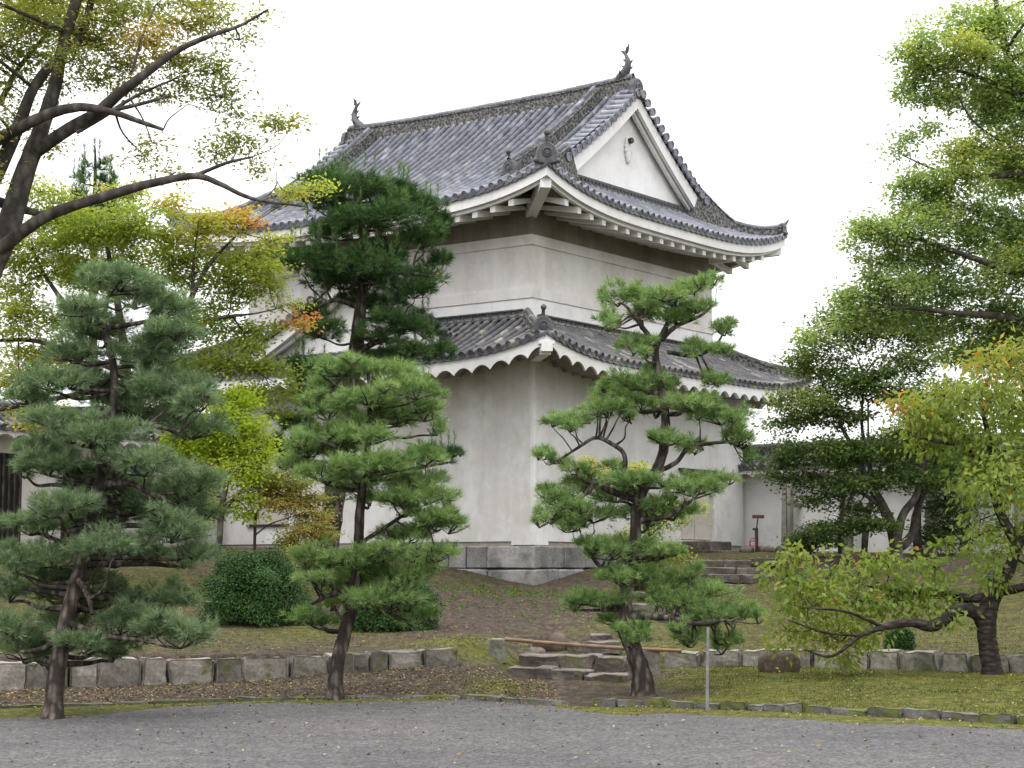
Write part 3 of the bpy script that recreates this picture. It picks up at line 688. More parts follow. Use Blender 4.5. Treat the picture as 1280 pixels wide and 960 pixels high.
# verge tiles: short barrels laid across the gable edge
for ends in (0, 1):
    mb = MB()
    for sgn in (-1, 1):
        yv = VERGE if ends == 0 else rf.y1 - (VERGE - rf.y0); dirn = 1 if ends == 0 else -1
        wd = .12
        while wd < 3.55:
            x = VC + sgn * wd; z = rf.main(x, UC) + .06
            sl = (rf.main(x + .05, UC) - rf.main(x - .05, UC)) / .1
            ac = Vector((1, 0, sl)).normalized()
            barrel(mb, [Vector((x, yv + dirn * .46, z + .03)), Vector((x, yv + dirn * .2, z + .01)), Vector((x, yv - dirn * .06, z - .03))], ac, .10, .4)
            wd += .235
    mb.build('verge_tiles', M['tile'], UR)
def ridge_stack(path, w0, h, cap=.075, name='ridge', parent=UR, capmat='tile', drops=None):
    """stacked ridge: body with ledges and a round cap, along path (base points)"""
    mb = MB(); P = [Vector(p) for p in path]; rows = []; path2 = []
    prof = [(w0 / 2, -.12), (w0 / 2, h * .18), (w0 * .42, h * .20), (w0 * .42, h * .80), (w0 * .5, h * .82), (w0 * .5, h * .90), (w0 * .36, h * .93), (w0 * .36, h)]
    for i, p in enumerate(P):
        t = P[min(i + 1, len(P) - 1)] - P[max(0, i - 1)]; s_ = Vector((-t.y, t.x, 0)).normalized(); up = s_.cross(t).normalized(); up = up if up.z > 0 else -up
        pf = prof if not drops else [(prof[0][0], -drops[i])] + prof[1:]
        rows.append([p + s_ * a + up * b for a, b in pf] + [p - s_ * a + up * b for a, b in pf[::-1]]); path2.append(p + up * (h + .005))
    mb.grid(rows, False); mb.face(rows[0]); mb.face(rows[-1][::-1]); k = len(mb.f)
    t = (P[-1] - P[0]); barrel(mb, path2, Vector((-t.y, t.x, 0)), cap, .3, False)
    return mb.build(name, M['ridge'], parent, M[capmat], k)
rz_ = lambda y: 14.28 + .10 * (abs(y - UC) / 5) ** 3
ridge_stack([(VC, y, rz_(y)) for y in np.linspace(.42, rf.y1 - 1.37, 30)], .34, .42, .085, 'main_ridge')
def onigawara(mb, c, dirn, sc=1.0, horn=True):
    """ridge end tile: shouldered plate with raised ring and knob; faces dirn (2D)"""
    d = Vector((dirn[0], dirn[1], 0)).normalized(); s_ = Vector((-d.y, d.x, 0)); c = Vector(c)
    prof = [(-.30, 0), (-.33, .08), (-.27, .13), (-.25, .30), (-.20, .42), (-.10, .49), (0, .51), (.10, .49), (.20, .42), (.25, .30), (.27, .13), (.33, .08), (.30, 0), (.12, -.05), (-.12, -.05)]
    f0 = [c + (s_ * a + Vector((0, 0, b))) * sc + d * .06 * sc for a, b in prof]; f1 = [p - d * .14 * sc for p in f0]
    mb.face(f0); mb.face(f1[::-1]); mb.grid([f0, f1], False, True)
    fi = [c + (s_ * a * .86 + Vector((0, 0, .02 + b * .9))) * sc + d * .09 * sc for a, b in prof]; mb.grid([f0, fi], False, True); 
    ctr = c + Vector((0, 0, .24)) * sc + d * .10 * sc
    for ra, rb, dd in ((.135, .11, .02), (.11, .09, -.02), (.05, .0, .03)):
        r0 = [ctr + (s_ * math.cos(q) + Vector((0, 0, math.sin(q)))) * ra * sc + d * (dd if ra < .1 else .0) * sc for q in [2 * math.pi * k / 16 for k in range(16)]]
        r1 = [ctr + (s_ * math.cos(q) + Vector((0, 0, math.sin(q)))) * max(rb, .001) * sc + d * dd * sc for q in [2 * math.pi * k / 16 for k in range(16)]]
        mb.grid([r0, r1], True, True)
    mb.face([c + (s_ * a * .86 + Vector((0, 0, .02 + b * .9))) * sc + d * .085 * sc for a, b in prof])
    if horn:
        mb.tube([c + Vector((0, 0, .46)) * sc - d * .02, c + Vector((0, 0, .60)) * sc + d * .03 * sc, c + Vector((0, 0, .70)) * sc + d * .08 * sc], [.06 * sc, .055 * sc, .05 * sc], 10)
        for q in range(1): rock(mb, c + Vector((0, 0, .74)) * sc + d * .09 * sc, (.17 * sc, .17 * sc, .17 * sc), 0, 12, 8, 0, 1)
    for sg in (-1, 1): rock(mb, c + s_ * .27 * sg * sc + Vector((0, 0, .04)) * sc + d * .05 * sc, (.14 * sc, .16 * sc, .14 * sc), 0, 10, 6, 0, 1)
def oni_part(c, dirn, sc, parent=UR, horn=True):
    mb = MB(); onigawara(mb, c, dirn, sc, horn); return mb.build('ridge_end_tile', M['oni'], parent)
oni_part((VC, .36, 14.22), (0, -1), 1.0, horn=False); oni_part((VC, rf.y1 - 1.31, 14.22), (0, 1), 1.0, horn=False)
# descending ridges + hips of the upper roof
hipU = []
for sx_ in (-1, 1):
    for sy_ in (-1, 1):
        yy = 1.48 if sy_ < 0 else rf.y1 - (1.48 - rf.y0)
        X = lambda d: rf.x0 + d if sx_ < 0 else rf.x1 - d
        path = [(X(d), yy, rf.main(X(d), yy) + .03) for d in np.linspace(5.9, 1.95, 18)]
        ridge_stack(path, .26, .34, .07, 'descending_ridge')
        oni_part((X(1.83), yy, rf.main(X(1.83), yy) + .02), (sx_, 0), .80)
        path = []
        drops = []
        for dxx in np.linspace(2.85, .10, 18):
            dyy = rf.inv(rf.ps, rf.p(dxx), 3); k_ = max(0, min(1, (dxx - 1.2) / 1.6)); dyy = min(dyy, 1.10 + .25 * k_); drops.append(.12 + max(0, rf.p(dxx) - rf.ps(dyy))); x = X(dxx); y = rf.y0 + dyy if sy_ < 0 else rf.y1 - dyy
            path.append((x, y, rf.main(x, y) + .02 + .05 * max(0, (.5 - dxx))))
        ridge_stack(path, .24, .25, .07, 'hip_ridge', drops=drops)
        tip = Vector(path[-1]); dd = (Vector(path[-1]) - Vector(path[-4])); oni_part(tip - Vector((0, 0, .02)), (dd.x, dd.y), .95 if (sx_ < 0 and sy_ < 0) else .72, horn=(sx_ < 0 and sy_ < 0))
        if not (sx_ < 0 and sy_ < 0):
            d_ = dd.normalized(); mb = MB(); mb.tube([tip + Vector((0, 0, .26)) - d_ * .1, tip + Vector((0, 0, .31)) + d_ * .08, tip + Vector((0, 0, .42)) + d_ * .18], [.07, .055, .02], 8); mb.build('horn_tile', M['oni'], UR)
# verge trim line beside the descending ridge
for sx_ in (-1, 1):
    for yy in (.80, rf.y1 - (.80 - rf.y0)):
        X = lambda d: rf.x0 + d if sx_ < 0 else rf.x1 - d
        mb = MB(); barrel(mb, [(X(d), yy, rf.main(X(d), yy) + .07) for d in np.linspace(5.9, 2.5, 16)], (0, 1, 0), .085, .3); mb.build('verge_ridge', M['tile'], UR)
# shachi roof finials: fish with raised tail
def shachi(c, sgn):
    mb = MB(); c = Vector(c); d = Vector((0, sgn, 0))       # head looks inward (+sgn), belly arch, tail up
    path = [(.30, .02), (.20, .10), (.06, .22), (-.03, .38), (-.04, .54), (.02, .70), (.02, .80)]
    rad = [.12, .16, .15, .115, .085, .055, .03]
    pts, rd = smooth_path([c + d * a + Vector((0, 0, b)) for a, b in path], rad, 4); mb.tube(pts, rd, 10, flat=.8)
    def fin(base, tip, wd, th=.03):
        base = c + d * base[0] + Vector((0, 0, base[1])); tip = c + d * tip[0] + Vector((0, 0, tip[1])); t = (tip - base); n_ = Vector((0, -t.z, t.y)).normalized() * wd
        mid = base.lerp(tip, .5) + n_ * .9; s_ = Vector((th / 2, 0, 0))
        a = [base - n_, tip, mid, base + n_]; f0 = [p + s_ for p in a]; f1 = [p - s_ for p in a]
        mb.face(f0); mb.face(f1[::-1]); mb.grid([f0, f1], False, True)
    fin((.02, .76), (-.09, 1.02), .055); fin((.02, .72), (.20, .86), .05); fin((-.04, .78), (.03, .95), .04)
    for a, b in (((-.08, .30), (-.20, .36)), ((-.10, .46), (-.20, .55)), ((.06, .38), (.17, .42)), ((.03, .54), (.13, .60))): fin(a, b, .035)
    for s_ in (-1, 1):
        b0 = c + d * .18 + Vector((.13 * s_, 0, .14)); mb.face([b0, b0 + Vector((.12 * s_, -.10 * sgn, .12)), b0 + Vector((.02 * s_, -.12 * sgn, .02))])
        rock(mb, c + d * .27 + Vector((.08 * s_, 0, .12)), (.06, .06, .06), 0, 8, 6, 0, 1)
    mb.box(c + d * .12 + Vector((0, 0, -.03)), (.26, .5, .1))
    return mb.build('roof_fish', M['oni'], UR)
shachi((VC, .66, 14.72), 1); shachi((VC, rf.y1 - 1.6, 14.72), -1)
# gables of the upper roof
def gable(y, dirn, name):
    g = MB(); hw = 3.32; xs_ = np.linspace(-4.5, 4.5, 51)
    prof = [(VC + x, min(rf.main(VC + x, UC), 14.4) - .10) for x in xs_]
    for i in range(50):
        (xa, za), (xb, zb_) = prof[i], prof[i + 1]; ya = rf.side(xa, y) - .1; yb = rf.side(xb, y) - .1
        g.face([(xa, y, ya), (xb, y, yb), (xb, y, max(yb, zb_)), (xa, y, max(ya, za))])
    go = g.build('gable_wall', M['plaster_white'], T)
    # two stepped barge boards
    for off, hgt, out, th in ((.02, .34, .34, .10), (.30, .16, .20, .09)):
        b = MB()
        for sg in (-1, 1):
            rows = []
            for x in np.linspace(0, hw + .05, 24):
                zt = rf.main(VC + x * sg, UC) - .06 - off * 1.12; fl = 1 + .25 * (x / hw) ** 3; y0 = y - dirn * (-out); 
                yo = y + dirn * -out
                rows.append([(VC + sg * x, yo, zt), (VC + sg * x, yo, zt - hgt * fl * 1.1), (VC + sg * x, yo + dirn * th, zt - hgt * fl * 1.1), (VC + sg * x, yo + dirn * th, zt)])
            b.grid(rows, False, True); b.face(rows[-1])
        b.build('bargeboard', M['plaster_white'], go)
    # hanging fish ornament: relief leaves and a dark boss
    b = MB(); yo = y - dirn * .03
    for (ax, az, rx, rz2, rot) in ((0, 12.98, .15, .20, 0), (-.24, 12.84, .20, .09, .5), (.24, 12.84, .20, .09, -.5), (-.10, 12.70, .13, .16, .3), (.10, 12.70, .13, .16, -.3), (0, 12.58, .10, .14, 0), (-.42, 12.98, .13, .06, .8), (.42, 12.98, .13, .06, -.8)):
        n0 = len(b.v); rock(b, (0, 0, 0), (rx * 2, .10, rz2 * 2), 0, 12, 8, .1, 1)
        for k in range(n0, len(b.v)):
            v = Vector(b.v[k]); v = Matrix.Rotation(rot, 3, 'Y') @ v; b.v[k] = (v.x + VC, v.y + yo, v.z + az)
    b.build('gable_ornament', M['plaster_white'], go)
    b = MB(); b.tube([(VC, yo - dirn * .02, 13.06), (VC, yo - dirn * .14, 13.06)], .085, 6); b.build('boss', M['iron'], go)
    return go
gable(.66, 1, 'near'); gable(rf.y1 - (.66 - rf.y0), -1, 'far')
# row of small round tiles where the pent roof meets the gable
for y, dn in ((.60, -1), (rf.y1 - (.60 - rf.y0), 1)):
    x = VC - 3.2; mb = MB()
    while x < VC + 3.2:
        zz = rf.side(x, y) + .10
        mb.tube([(x, y + .12 * dn * -1, zz + .09), (x, y + .09 * dn, zz + .04)], .055, 8); x += .17
    mb.box((VC, y, rf.side(VC, y) + .06), (6.6, .14, .12)); mb.box((VC, y - dn * .02, rf.side(VC, y) + .22), (6.6, .12, .05))
    mb.build('junction_tiles', M['oni'], UR)

# eaves
def per(rf, ins, n=48):
    """perimeter points at inset with eave heights"""
    c = [(rf.x0, rf.y0), (rf.x1, rf.y0), (rf.x1, rf.y1), (rf.x0, rf.y1)]; inn = [(1, 1), (-1, 1), (-1, -1), (1, -1)]; out = []
    for i in range(4):
        a, b = c[i], c[(i + 1) % 4]; ia, ib = inn[i], inn[(i + 1) % 4]
        pa = Vector((a[0] + ia[0] * ins, a[1] + ia[1] * ins)); pb = Vector((b[0] + ib[0] * ins, b[1] + ib[1] * ins))
        ln = (Vector(b) - Vector(a)).length
        for k in range(n):
            t = k / n; p = pa.lerp(pb, t); dd = min(t, 1 - t) * ln
            out.append((p.x, p.y, rf.z0 + rf.rise * max(0, 1 - dd / rf.L) ** rf.pw, t * ln, ln))
    return out
def sweep(rf, sect, name, mat, parent, n=48, zfun=None):
    rows = []
    for ins, dz in sect:
        pr2 = per(rf, ins, n); rows.append([(p[0], p[1], p[2] + dz + (zfun(ins, dz, p[3], p[4]) if zfun else 0)) for p in pr2])
    mb = MB(); mb.grid(rows, False, True); return mb.build(name, mat, parent)
EV = sweep(UPR, [(.06, -.07), (.06, -.33), (.16, -.33), (.16, -.42), (.30, -.42), (.30, -.30)], 'eave_board', M['plaster_white'], T)
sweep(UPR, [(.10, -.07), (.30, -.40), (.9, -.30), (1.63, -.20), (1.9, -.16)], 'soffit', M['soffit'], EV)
def rafters():
    n = 22
    for side in range(4):
        c = [(UPR.x0, UPR.y0), (UPR.x1, UPR.y0), (UPR.x1, UPR.y1), (UPR.x0, UPR.y1)]; a = Vector(c[side]); b = Vector(c[(side + 1) % 4]); ln = (b - a).length; t_ = (b - a).normalized(); n_ = Vector((-t_.y, t_.x))
        k = int(ln / .545); off = (ln - k * .545) / 2
        for i in range(k + 1):
            s_ = off + i * .545; dd = min(s_, ln - s_)
            if dd < .7: continue
            zz = UPR.z0 + UPR.rise * max(0, 1 - dd / UPR.L) ** UPR.pw
            p0 = a + t_ * s_ + n_ * .22; reach = min(1.62, dd + .1); p1 = a + t_ * s_ + n_ * reach
            mb = MB(); hw = .078
            for_ = []
            for p, dz, hh in ((p0, -.40, .16), (p1, -.20, .07)):
                q = [(p - t_ * hw), (p + t_ * hw)]
                for_.append([(q[0].x, q[0].y, zz + dz), (q[1].x, q[1].y, zz + dz), (q[1].x, q[1].y, zz + dz - hh), (q[0].x, q[0].y, zz + dz - hh)])
            mb.grid(for_, False, True); mb.face(for_[0][::-1]); mb.face(for_[1]); mb.build('rafter', M['plaster_white'] , EV)
        # hip rafter
        ca = a; ci = a + (t_ + n_) * 1.7; zz = UPR.z0 + UPR.rise
        mb = MB(); s2 = Vector((-(t_ + n_).y, (t_ + n_).x)).normalized() * .13; rws = []
        for p, z_ in ((ca + (t_ + n_) * .17, zz - .34), (ci, UPR.z0 - .05)):
            rws.append([(p.x - s2.x, p.y - s2.y, z_), (p.x + s2.x, p.y + s2.y, z_), (p.x + s2.x, p.y + s2.y, z_ - .26), (p.x - s2.x, p.y - s2.y, z_ - .26)])
        mb.grid(rws, False, True); mb.face(rws[0][::-1]); mb.face(rws[1]); mb.build('hip_rafter', M['plaster_white'], EV)
rafters()

# lower roof
rf = LWR; TOPL = 1.38 + .85 + .02
def top_l(c, lo, hi, dmax):
    return min(dmax, max(.02, min(c - lo, hi - c)))
bs, ps_ = [], []
for fc_ in ('x0', 'x1'):
    b, p = roof_rows(rf, fc_, rf.y0, rf.y1, lambda c: top_l(c, rf.y0, rf.y1, 1.38 + UV0), None, None, '', T); bs.append(b); ps_.append(p)
for fc_ in ('y0', 'y1'):
    b, p = roof_rows(rf, fc_, rf.x0, rf.x1, lambda c: top_l(c, rf.x0, rf.x1, 1.38 + UU0), None, None, '', T); bs.append(b); ps_.append(p)
LR = merge(bs).build('lower_roof', M['tile_old'], T)
merge(ps_).build('pan_tiles', M['pan'], LR)
for sx_ in (-1, 1):
    for sy_ in (-1, 1):
        path = []
        for d in np.linspace(2.06, .42 if (sx_ < 0 and sy_ < 0) else .15, 14):
            x = rf.x0 + d if sx_ < 0 else rf.x1 - d; y = rf.y0 + d if sy_ < 0 else rf.y1 - d
            path.append((x, y, rf.main(x, y) + .02))
        ridge_stack(path, .24, .26 if not (sx_ < 0 and sy_ < 0) else .22, .075, 'hip_ridge', LR, 'tile_old')
        tip = Vector(path[-1]); oni_part(tip, (sx_, sy_), .84, LR)
for (a, b, fx) in (((UV0 + .2, UU0 - .09), (UV1 + .1, UU0 - .09), 0), ((UV0 - .09, UU0 + .2), (UV0 - .09, UU1), 1), ((UV1 + .09, UU0), (UV1 + .09, UU1), 1)):
    a = Vector(a); b = Vector(b); ln = (b - a).length; k = int(ln / .2)
    mb = MB(); zz = rf.z0 + rf.p(1.38 + (UV0 if fx else UU0) - .09) + .03; t_ = (b - a).normalized(); n_ = Vector((-t_.y, t_.x))
    for i in range(k):
        c = a + t_ * (i + .5) * ln / k
        mb.tube([Vector((c.x, c.y, zz + .12)) + Vector((t_.x, t_.y, 0)) * .075 * math.cos(q) + Vector((0, 0, .075 * math.sin(q))) for q in np.linspace(0, math.pi, 7)], .024, 6)
    m_ = (a + b) / 2; sz = (ln, .16, .05) if not fx else (.16, ln, .05)
    mb.box((m_.x, m_.y, zz + .02), sz); mb.box((m_.x, m_.y, zz + .20), (sz[0], sz[1] * .7, .035) if not fx else (sz[0] * .7, sz[1], .035))
    mb.build('junction_tiles', M['oni'], LR)
per_ = .54
def wave(s_, ln):
    k = round(ln / per_); return abs(math.sin(math.pi * s_ * k / ln)) ** .75
WVF = lambda ins, dz, s_, ln: (.17 * wave(s_, ln) if dz < -.2 else 0)
EV2 = sweep(LWR, [(.05, -.09), (.05, -.47), (.14, -.47)], 'eave_board', M['plaster_white'], T, 276, WVF)
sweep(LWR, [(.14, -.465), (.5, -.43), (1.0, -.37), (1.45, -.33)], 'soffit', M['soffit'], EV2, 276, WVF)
for (cx, cy, dx_, dy_) in ((LWR.x0, LWR.y0, 1, 1), (LWR.x1, LWR.y0, -1, 1), (LWR.x1, LWR.y1, -1, -1), (LWR.x0, LWR.y1, 1, -1)):
    mb = MB(); mb.box((cx + dx_ * .16, cy + dy_ * .16, LWR.z0 + LWR.rise - .40), (.34, .26, .17), math.atan2(dy_, dx_)); mb.box((cx + dx_ * .14, cy + dy_ * .14, LWR.z0 + LWR.rise - .28), (.28, .36, .07), math.atan2(dy_, dx_))
    mb.box((cx + dx_ * .7, cy + dy_ * .7, LWR.z0 + .02), (1.5, .24, .2), math.atan2(dy_, dx_), (0, -.2 * 0))
    mb.build('hip_rafter', M['plaster_white'], EV2)

# dormer gable on the left face of the lower roof
DGm = MB(); hwid = 3.05; fy = -.75; cu = 5.45; zr = 9.02
dz_ = lambda w_: zr - .66 * w_ + .04 * w_ * w_
def dorm_pts(side, w_):   # point on dormer slope at half width w_, from wall (x=UV0) to front
    return cu + side * w_
DR = empty('dormer_gable', (0, 0, 0)); DR.parent = T
bb = MB(); pb = MB()
for side in (-1, 1):
    prev = None; x = UV0 + .02; n = int((UV0 + .02 - fy) / .27)
    for i in range(n + 1):
        xx = fy + (UV0 - fy) * i / n; mw = hwid
        # stop where the slope meets the main lower roof
        ws = np.linspace(0, mw, 14); pts = []
        for w_ in ws:
            z = dz_(w_)
            if z < rf.main(xx, cu) - .03: break
            pts.append(Vector((xx, cu + side * w_, z)))
        if len(pts) < 3: continue
        barrel(bb, pts, (1, 0, 0), .078)
        pl = [Vector((xx, cu + side * w_, dz_(w_) - .0)) for w_ in np.linspace(0, (pts[-1].y - cu) * side, 10)]
        if prev: pans(pb, prev, pl)
        prev = pl
bb.build('dormer_roof', M['tile_old'], DR); pb.build('pan_tiles', M['pan'], DR)
mb = MB()      # verge tiles
for side in (-1, 1):
    wd = .15
    while wd < hwid:
        sl = -side * (.66 - .08 * wd); barrel(mb, [(fy + .4, cu + side * wd, dz_(wd) + .09), (fy - .2, cu + side * wd, dz_(wd) + .03)], Vector((0, 1, sl)), .095, .35); wd += .24
mb.build('verge_tiles', M['tile_old'], DR)
g = MB(); xs_ = np.linspace(-2.7, 2.7, 31); zb = 7.02
for a, b in zip(xs_, xs_[1:]): g.face([(fy + .30, cu + a, zb), (fy + .30, cu + b, zb), (fy + .30, cu + b, max(zb, dz_(abs(b)) - .1)), (fy + .30, cu + a, max(zb, dz_(abs(a)) - .1))])
g.build('gable_wall', M['plaster_white'], DR)
for off, hg, xo, th in ((.05, .28, fy - .08, .1), (.30, .14, fy + .06, .1)):
    b = MB()
    for side in (-1, 1):
        rws = [[(xo, cu + side * w_, dz_(w_) - off), (xo, cu + side * w_, dz_(w_) - off - hg * (1 + .2 * w_ / 3)), (xo + th, cu + side * w_, dz_(w_) - off - hg * (1 + .2 * w_ / 3)), (xo + th, cu + side * w_, dz_(w_) - off)] for w_ in np.linspace(0, hwid + .1, 20)]
        b.grid(rws, False, True); b.face(rws[-1])
    b.build('bargeboard', M['plaster_white'], DR)
ridge_stack([(x, cu, zr + .02) for x in np.linspace(UV0, fy - .05, 8)], .26, .28, .075, 'dormer_ridge', DR, 'tile_old')
oni_part((fy - .12, cu, zr - .02), (-1, 0), .85, DR)
mb = MB()
for i in range(17):
    y = cu - 2.6 + i * .325; zq = rf.main(fy + .02, cu) + .12; mb.tube([(fy + .2, y, zq + .02), (fy - .06, y, zq)], .075, 10)
mb.box((fy + .10, cu, rf.main(fy, cu) + .05), (.2, 5.6, .12)); mb.build('junction_tiles', M['oni'], DR)

# ------------------------------------------------------------------ flanking castle walls
def l2w(v, u, z=0):
    a = math.pi / 2 - TH; return Vector((K0.x + v * math.cos(a) - u * math.sin(a), K0.y + v * math.sin(a) + u * math.cos(a), z))
def castle_wall(p0, p1, nrm, label, posts, hgt=2.75, zb=2.0, mat='plaster_white', gaps=()):
    """p0->p1 plan line; nrm unit normal towards the yard"""
    p0 = Vector(p0); p1 = Vector(p1); ln = (p1 - p0).length; ang = math.atan2(p1.y - p0.y, p1.x - p0.x)
    W = empty('plaster_wall', (p0.x, p0.y, zb), ang, label=label, cat='wall')
    sgn = 1 if (Matrix.Rotation(ang, 2) @ Vector((0, 1))).dot(Vector(nrm)) > 0 else -1
    mb = MB(); mb.box((ln / 2, 0, hgt / 2), (ln, .35, hgt)); mb.build('wall_panel', M[mat], W)
    mb = MB(); mb.box((ln / 2, 0, -.1), (ln, .5, .3)); 
    mb.build('footing', M['stone'], W)
    bb = MB(); pb = MB(); n = int(ln / TS); hw = .78
    for s_ in (-1, 1):
        prev = None
        for i in range(n + 1):
            x = i * ln / n; pts = [Vector((x, s_ * d, hgt + .50 - .52 * d + .03 * d * d)) for d in np.linspace(.06, hw, 5)]
            barrel(bb, pts, (1, 0, 0), .075, .25)
            if prev: pans(pb, prev, pts)
            prev = pts
    rfw = bb.build('wall_roof', M['tile_old'], W); pb.build('pan_tiles', M['pan'], rfw)
    ridge_stack([(x, 0, hgt + .46) for x in np.linspace(0, ln, 12)], .26, .26, .08, 'ridge', rfw, 'tile_old')
    mb = MB(); k = int(ln / .5); rows = []
    xs2 = np.linspace(0, ln, k * 8 + 1)
    for d, z0 in ((hw - .06, .02), (hw - .06, -.16), (.45, -.10), (.15, -.02)):
        rows.append([(x, sgn * d, hgt + z0 + (.10 * abs(math.sin(math.pi * x / .5)) ** .7 if z0 < 0 else 0)) for x in xs2])
    mb.grid(rows, False); rows = [[(p[0], -p[1], p[2]) for p in r_] for r_ in rows]; mb.grid(rows, False); mb.build('eave_board', M['plaster_white'], W)
    for t, w2 in gaps:    # dark timber lattice doors
        mb = MB(); mb.box((t, sgn * .19, hgt * .43), (w2, .05, hgt * .80)); mb.build('timber_door', M['dark'], W)
        mb = MB()
        for q in range(5): mb.box((t - w2 / 2 + (q + .5) * w2 / 5, sgn * .235, hgt * .43), (.05, .05, hgt * .80))
        mb.build('door_lattice', M['bark'], W)
    for t in posts:       # leaning stone buttress posts with cross ties
        mb = MB(); mb.box((t, sgn * .95, hgt * .40), (.26, .24, hgt * .86), tilt=(sgn * .06, 0), jit=.01); mb.box((t, sgn * .55, hgt * .60), (.12, .8, .12)); bevel(mb.build('buttress_post', M['pale_post'], W), .02)
    return W
a = l2w(LV - .1, LU - .3); dr_ = l2w(0, -1) - l2w(0, 0); dr_.z = 0
pR0 = l2w(LV + .15, .6); pR1 = pR0 + dr_ * 15
castle_wall(pR0, pR1, l2w(-1, 0) - l2w(0, 0) and (l2w(-1, 0) - l2w(0, 0)).xy, 'long white plaster wall with tiled coping and stone props on the right of the turret', [2.2, 4.0, 6.4, 8.8, 11.2], 2.40, 2.0)
dl = l2w(-1, 0) - l2w(0, 0)
pL0 = l2w(6.0, LU + .15); pL1 = pL0 + dl * 17
castle_wall(pL0, pL1, (l2w(0, -1) - l2w(0, 0)).xy, 'white plaster wall with tiled coping at the left edge behind the pines', [7.0, 9.0, 14.2, 15.8], 2.85, 2.1, 'plaster', [(10.6, .9), (12.75, .85)])

# ------------------------------------------------------------------ hydrant-like post, stones by the wall, prop pole
p = at(946, 690, 49); hs = empty('hose_post', (p.x, p.y, p.z), label='thin dark post with red brown board on top and coiled red hose', cat='post')
mb = MB(); mb.tube([(0, 0, 0), (0, 0, .62)], .045, 10); mb.tube([(0, 0, .6), (.04, 0, .9)], .018, 8); mb.box((-.03, 0, .60), (.14, .06, .06)); mb.build('post', M['iron'], hs)
mb = MB(); mb.box((.05, 0, .93), (.30, .12, .09), .1); bevel(mb.build('board', M['rust'], hs), .01)
mb = MB(); mb.tube([(-.10 + .09 * math.cos(q), -.06, .16 + .12 * math.sin(q) + .01 * q) for q in np.linspace(0, 12.5, 50)], .012, 6); mb.build('hose', M['hose'], hs)
for i, (x, w2) in enumerate(((933, .42), (952, .3), (962, .34), (976, .36), (990, .3))):
    mb = MB(); rock(mb, (0, 0, .05), (w2, .3, .22), i * .6, 12, 8, .3, .75); o = mb.build('edge_stone', M['stepstone'], cat='rock', group='dark stones at the foot of the white wall',
        label=('largest dark stone at the foot of the wall, left of the hose post', 'dark stone just right of the hose post', 'dark low stone second to the right of the hose post', 'dark stone beside the thin drain line on the wall', 'rightmost dark stone of the row under the white wall')[i])
    p = at(x, 689, 49 + .2 * (i % 2)); o.location = (p.x, p.y, max(gz(p.x, p.y), p.z - .05))
p = at(984, 690, 50.2); mb = MB(); mb.tube([(0, 0, 0), (0, 0, 2.4)], .012, 6); o = mb.build('drain_rod', M['iron'], label='thin dark vertical rod against the white wall right of the hose post', cat='rod'); o.location = (p.x, p.y, p.z)
b = at(884, 889, 21.4); t = at(885, 795, 21.6); mb = MB(); mb.tube([(b.x, b.y, -.1), (b.x + .003, b.y, .3), (t.x, t.y, t.z + .1)], [.020, .019, .015], 8)
mb.build('support_pole', M['pole'], label='thin grey wooden pole propping the low right bough of the leaning pine', cat='pole')
#---TREES---
# ------------------------------------------------------------------ foliage helpers
def leaf_object(name, V, tint, mat, parent, nv=4):
    """V: (N, nv, 3) quads/tris"""
    N_ = V.shape[0]; me = bpy.data.meshes.new(name)
    me.vertices.add(N_ * nv); me.vertices.foreach_set('co', V.reshape(-1).astype(np.float32))
    me.loops.add(N_ * nv); me.loops.foreach_set('vertex_index', np.arange(N_ * nv, dtype=np.int32))
    me.polygons.add(N_); me.polygons.foreach_set('loop_start', np.arange(0, N_ * nv, nv, dtype=np.int32))
    me.materials.append(mat); me.update(calc_edges=True)
    a = me.attributes.new('tint', 'FLOAT', 'POINT'); a.data.foreach_set('value', np.repeat(np.clip(tint, 0, 1), nv).astype(np.float32))
    o = bpy.data.objects.new(name, me); COL.objects.link(o); o.parent = parent
    return o
def unit(a): return a / np.maximum(np.linalg.norm(a, axis=-1, keepdims=True), 1e-9)
def rdir(n): return unit(rng.normal(size=(n, 3)))

def needles(P, D, n, ln, wd, spread, tint):
    """tufts at P (T,3) with axis D; n needles each -> tris"""
    T_ = len(P); Pn = np.repeat(P, n, 0); Dn = np.repeat(D, n, 0)
    r_ = rdir(T_ * n); dirs = unit(Dn * 1.0 + r_ * spread * 1.15)
    along = rng.uniform(-.45, .2, (T_ * n, 1)) * ln
    base = Pn + Dn * along
    L_ = ln * rng.uniform(.7, 1.15, (T_ * n, 1))
    s_ = unit(np.cross(dirs, rdir(T_ * n))) * wd / 2
    tip = base + dirs * L_; tip[:, 2] -= rng.uniform(0, .02, T_ * n)
    V = np.stack([base - s_, base + s_, tip], 1)
    tn = np.repeat(tint, n) + rng.normal(0, .10, T_ * n)
    return V, tn

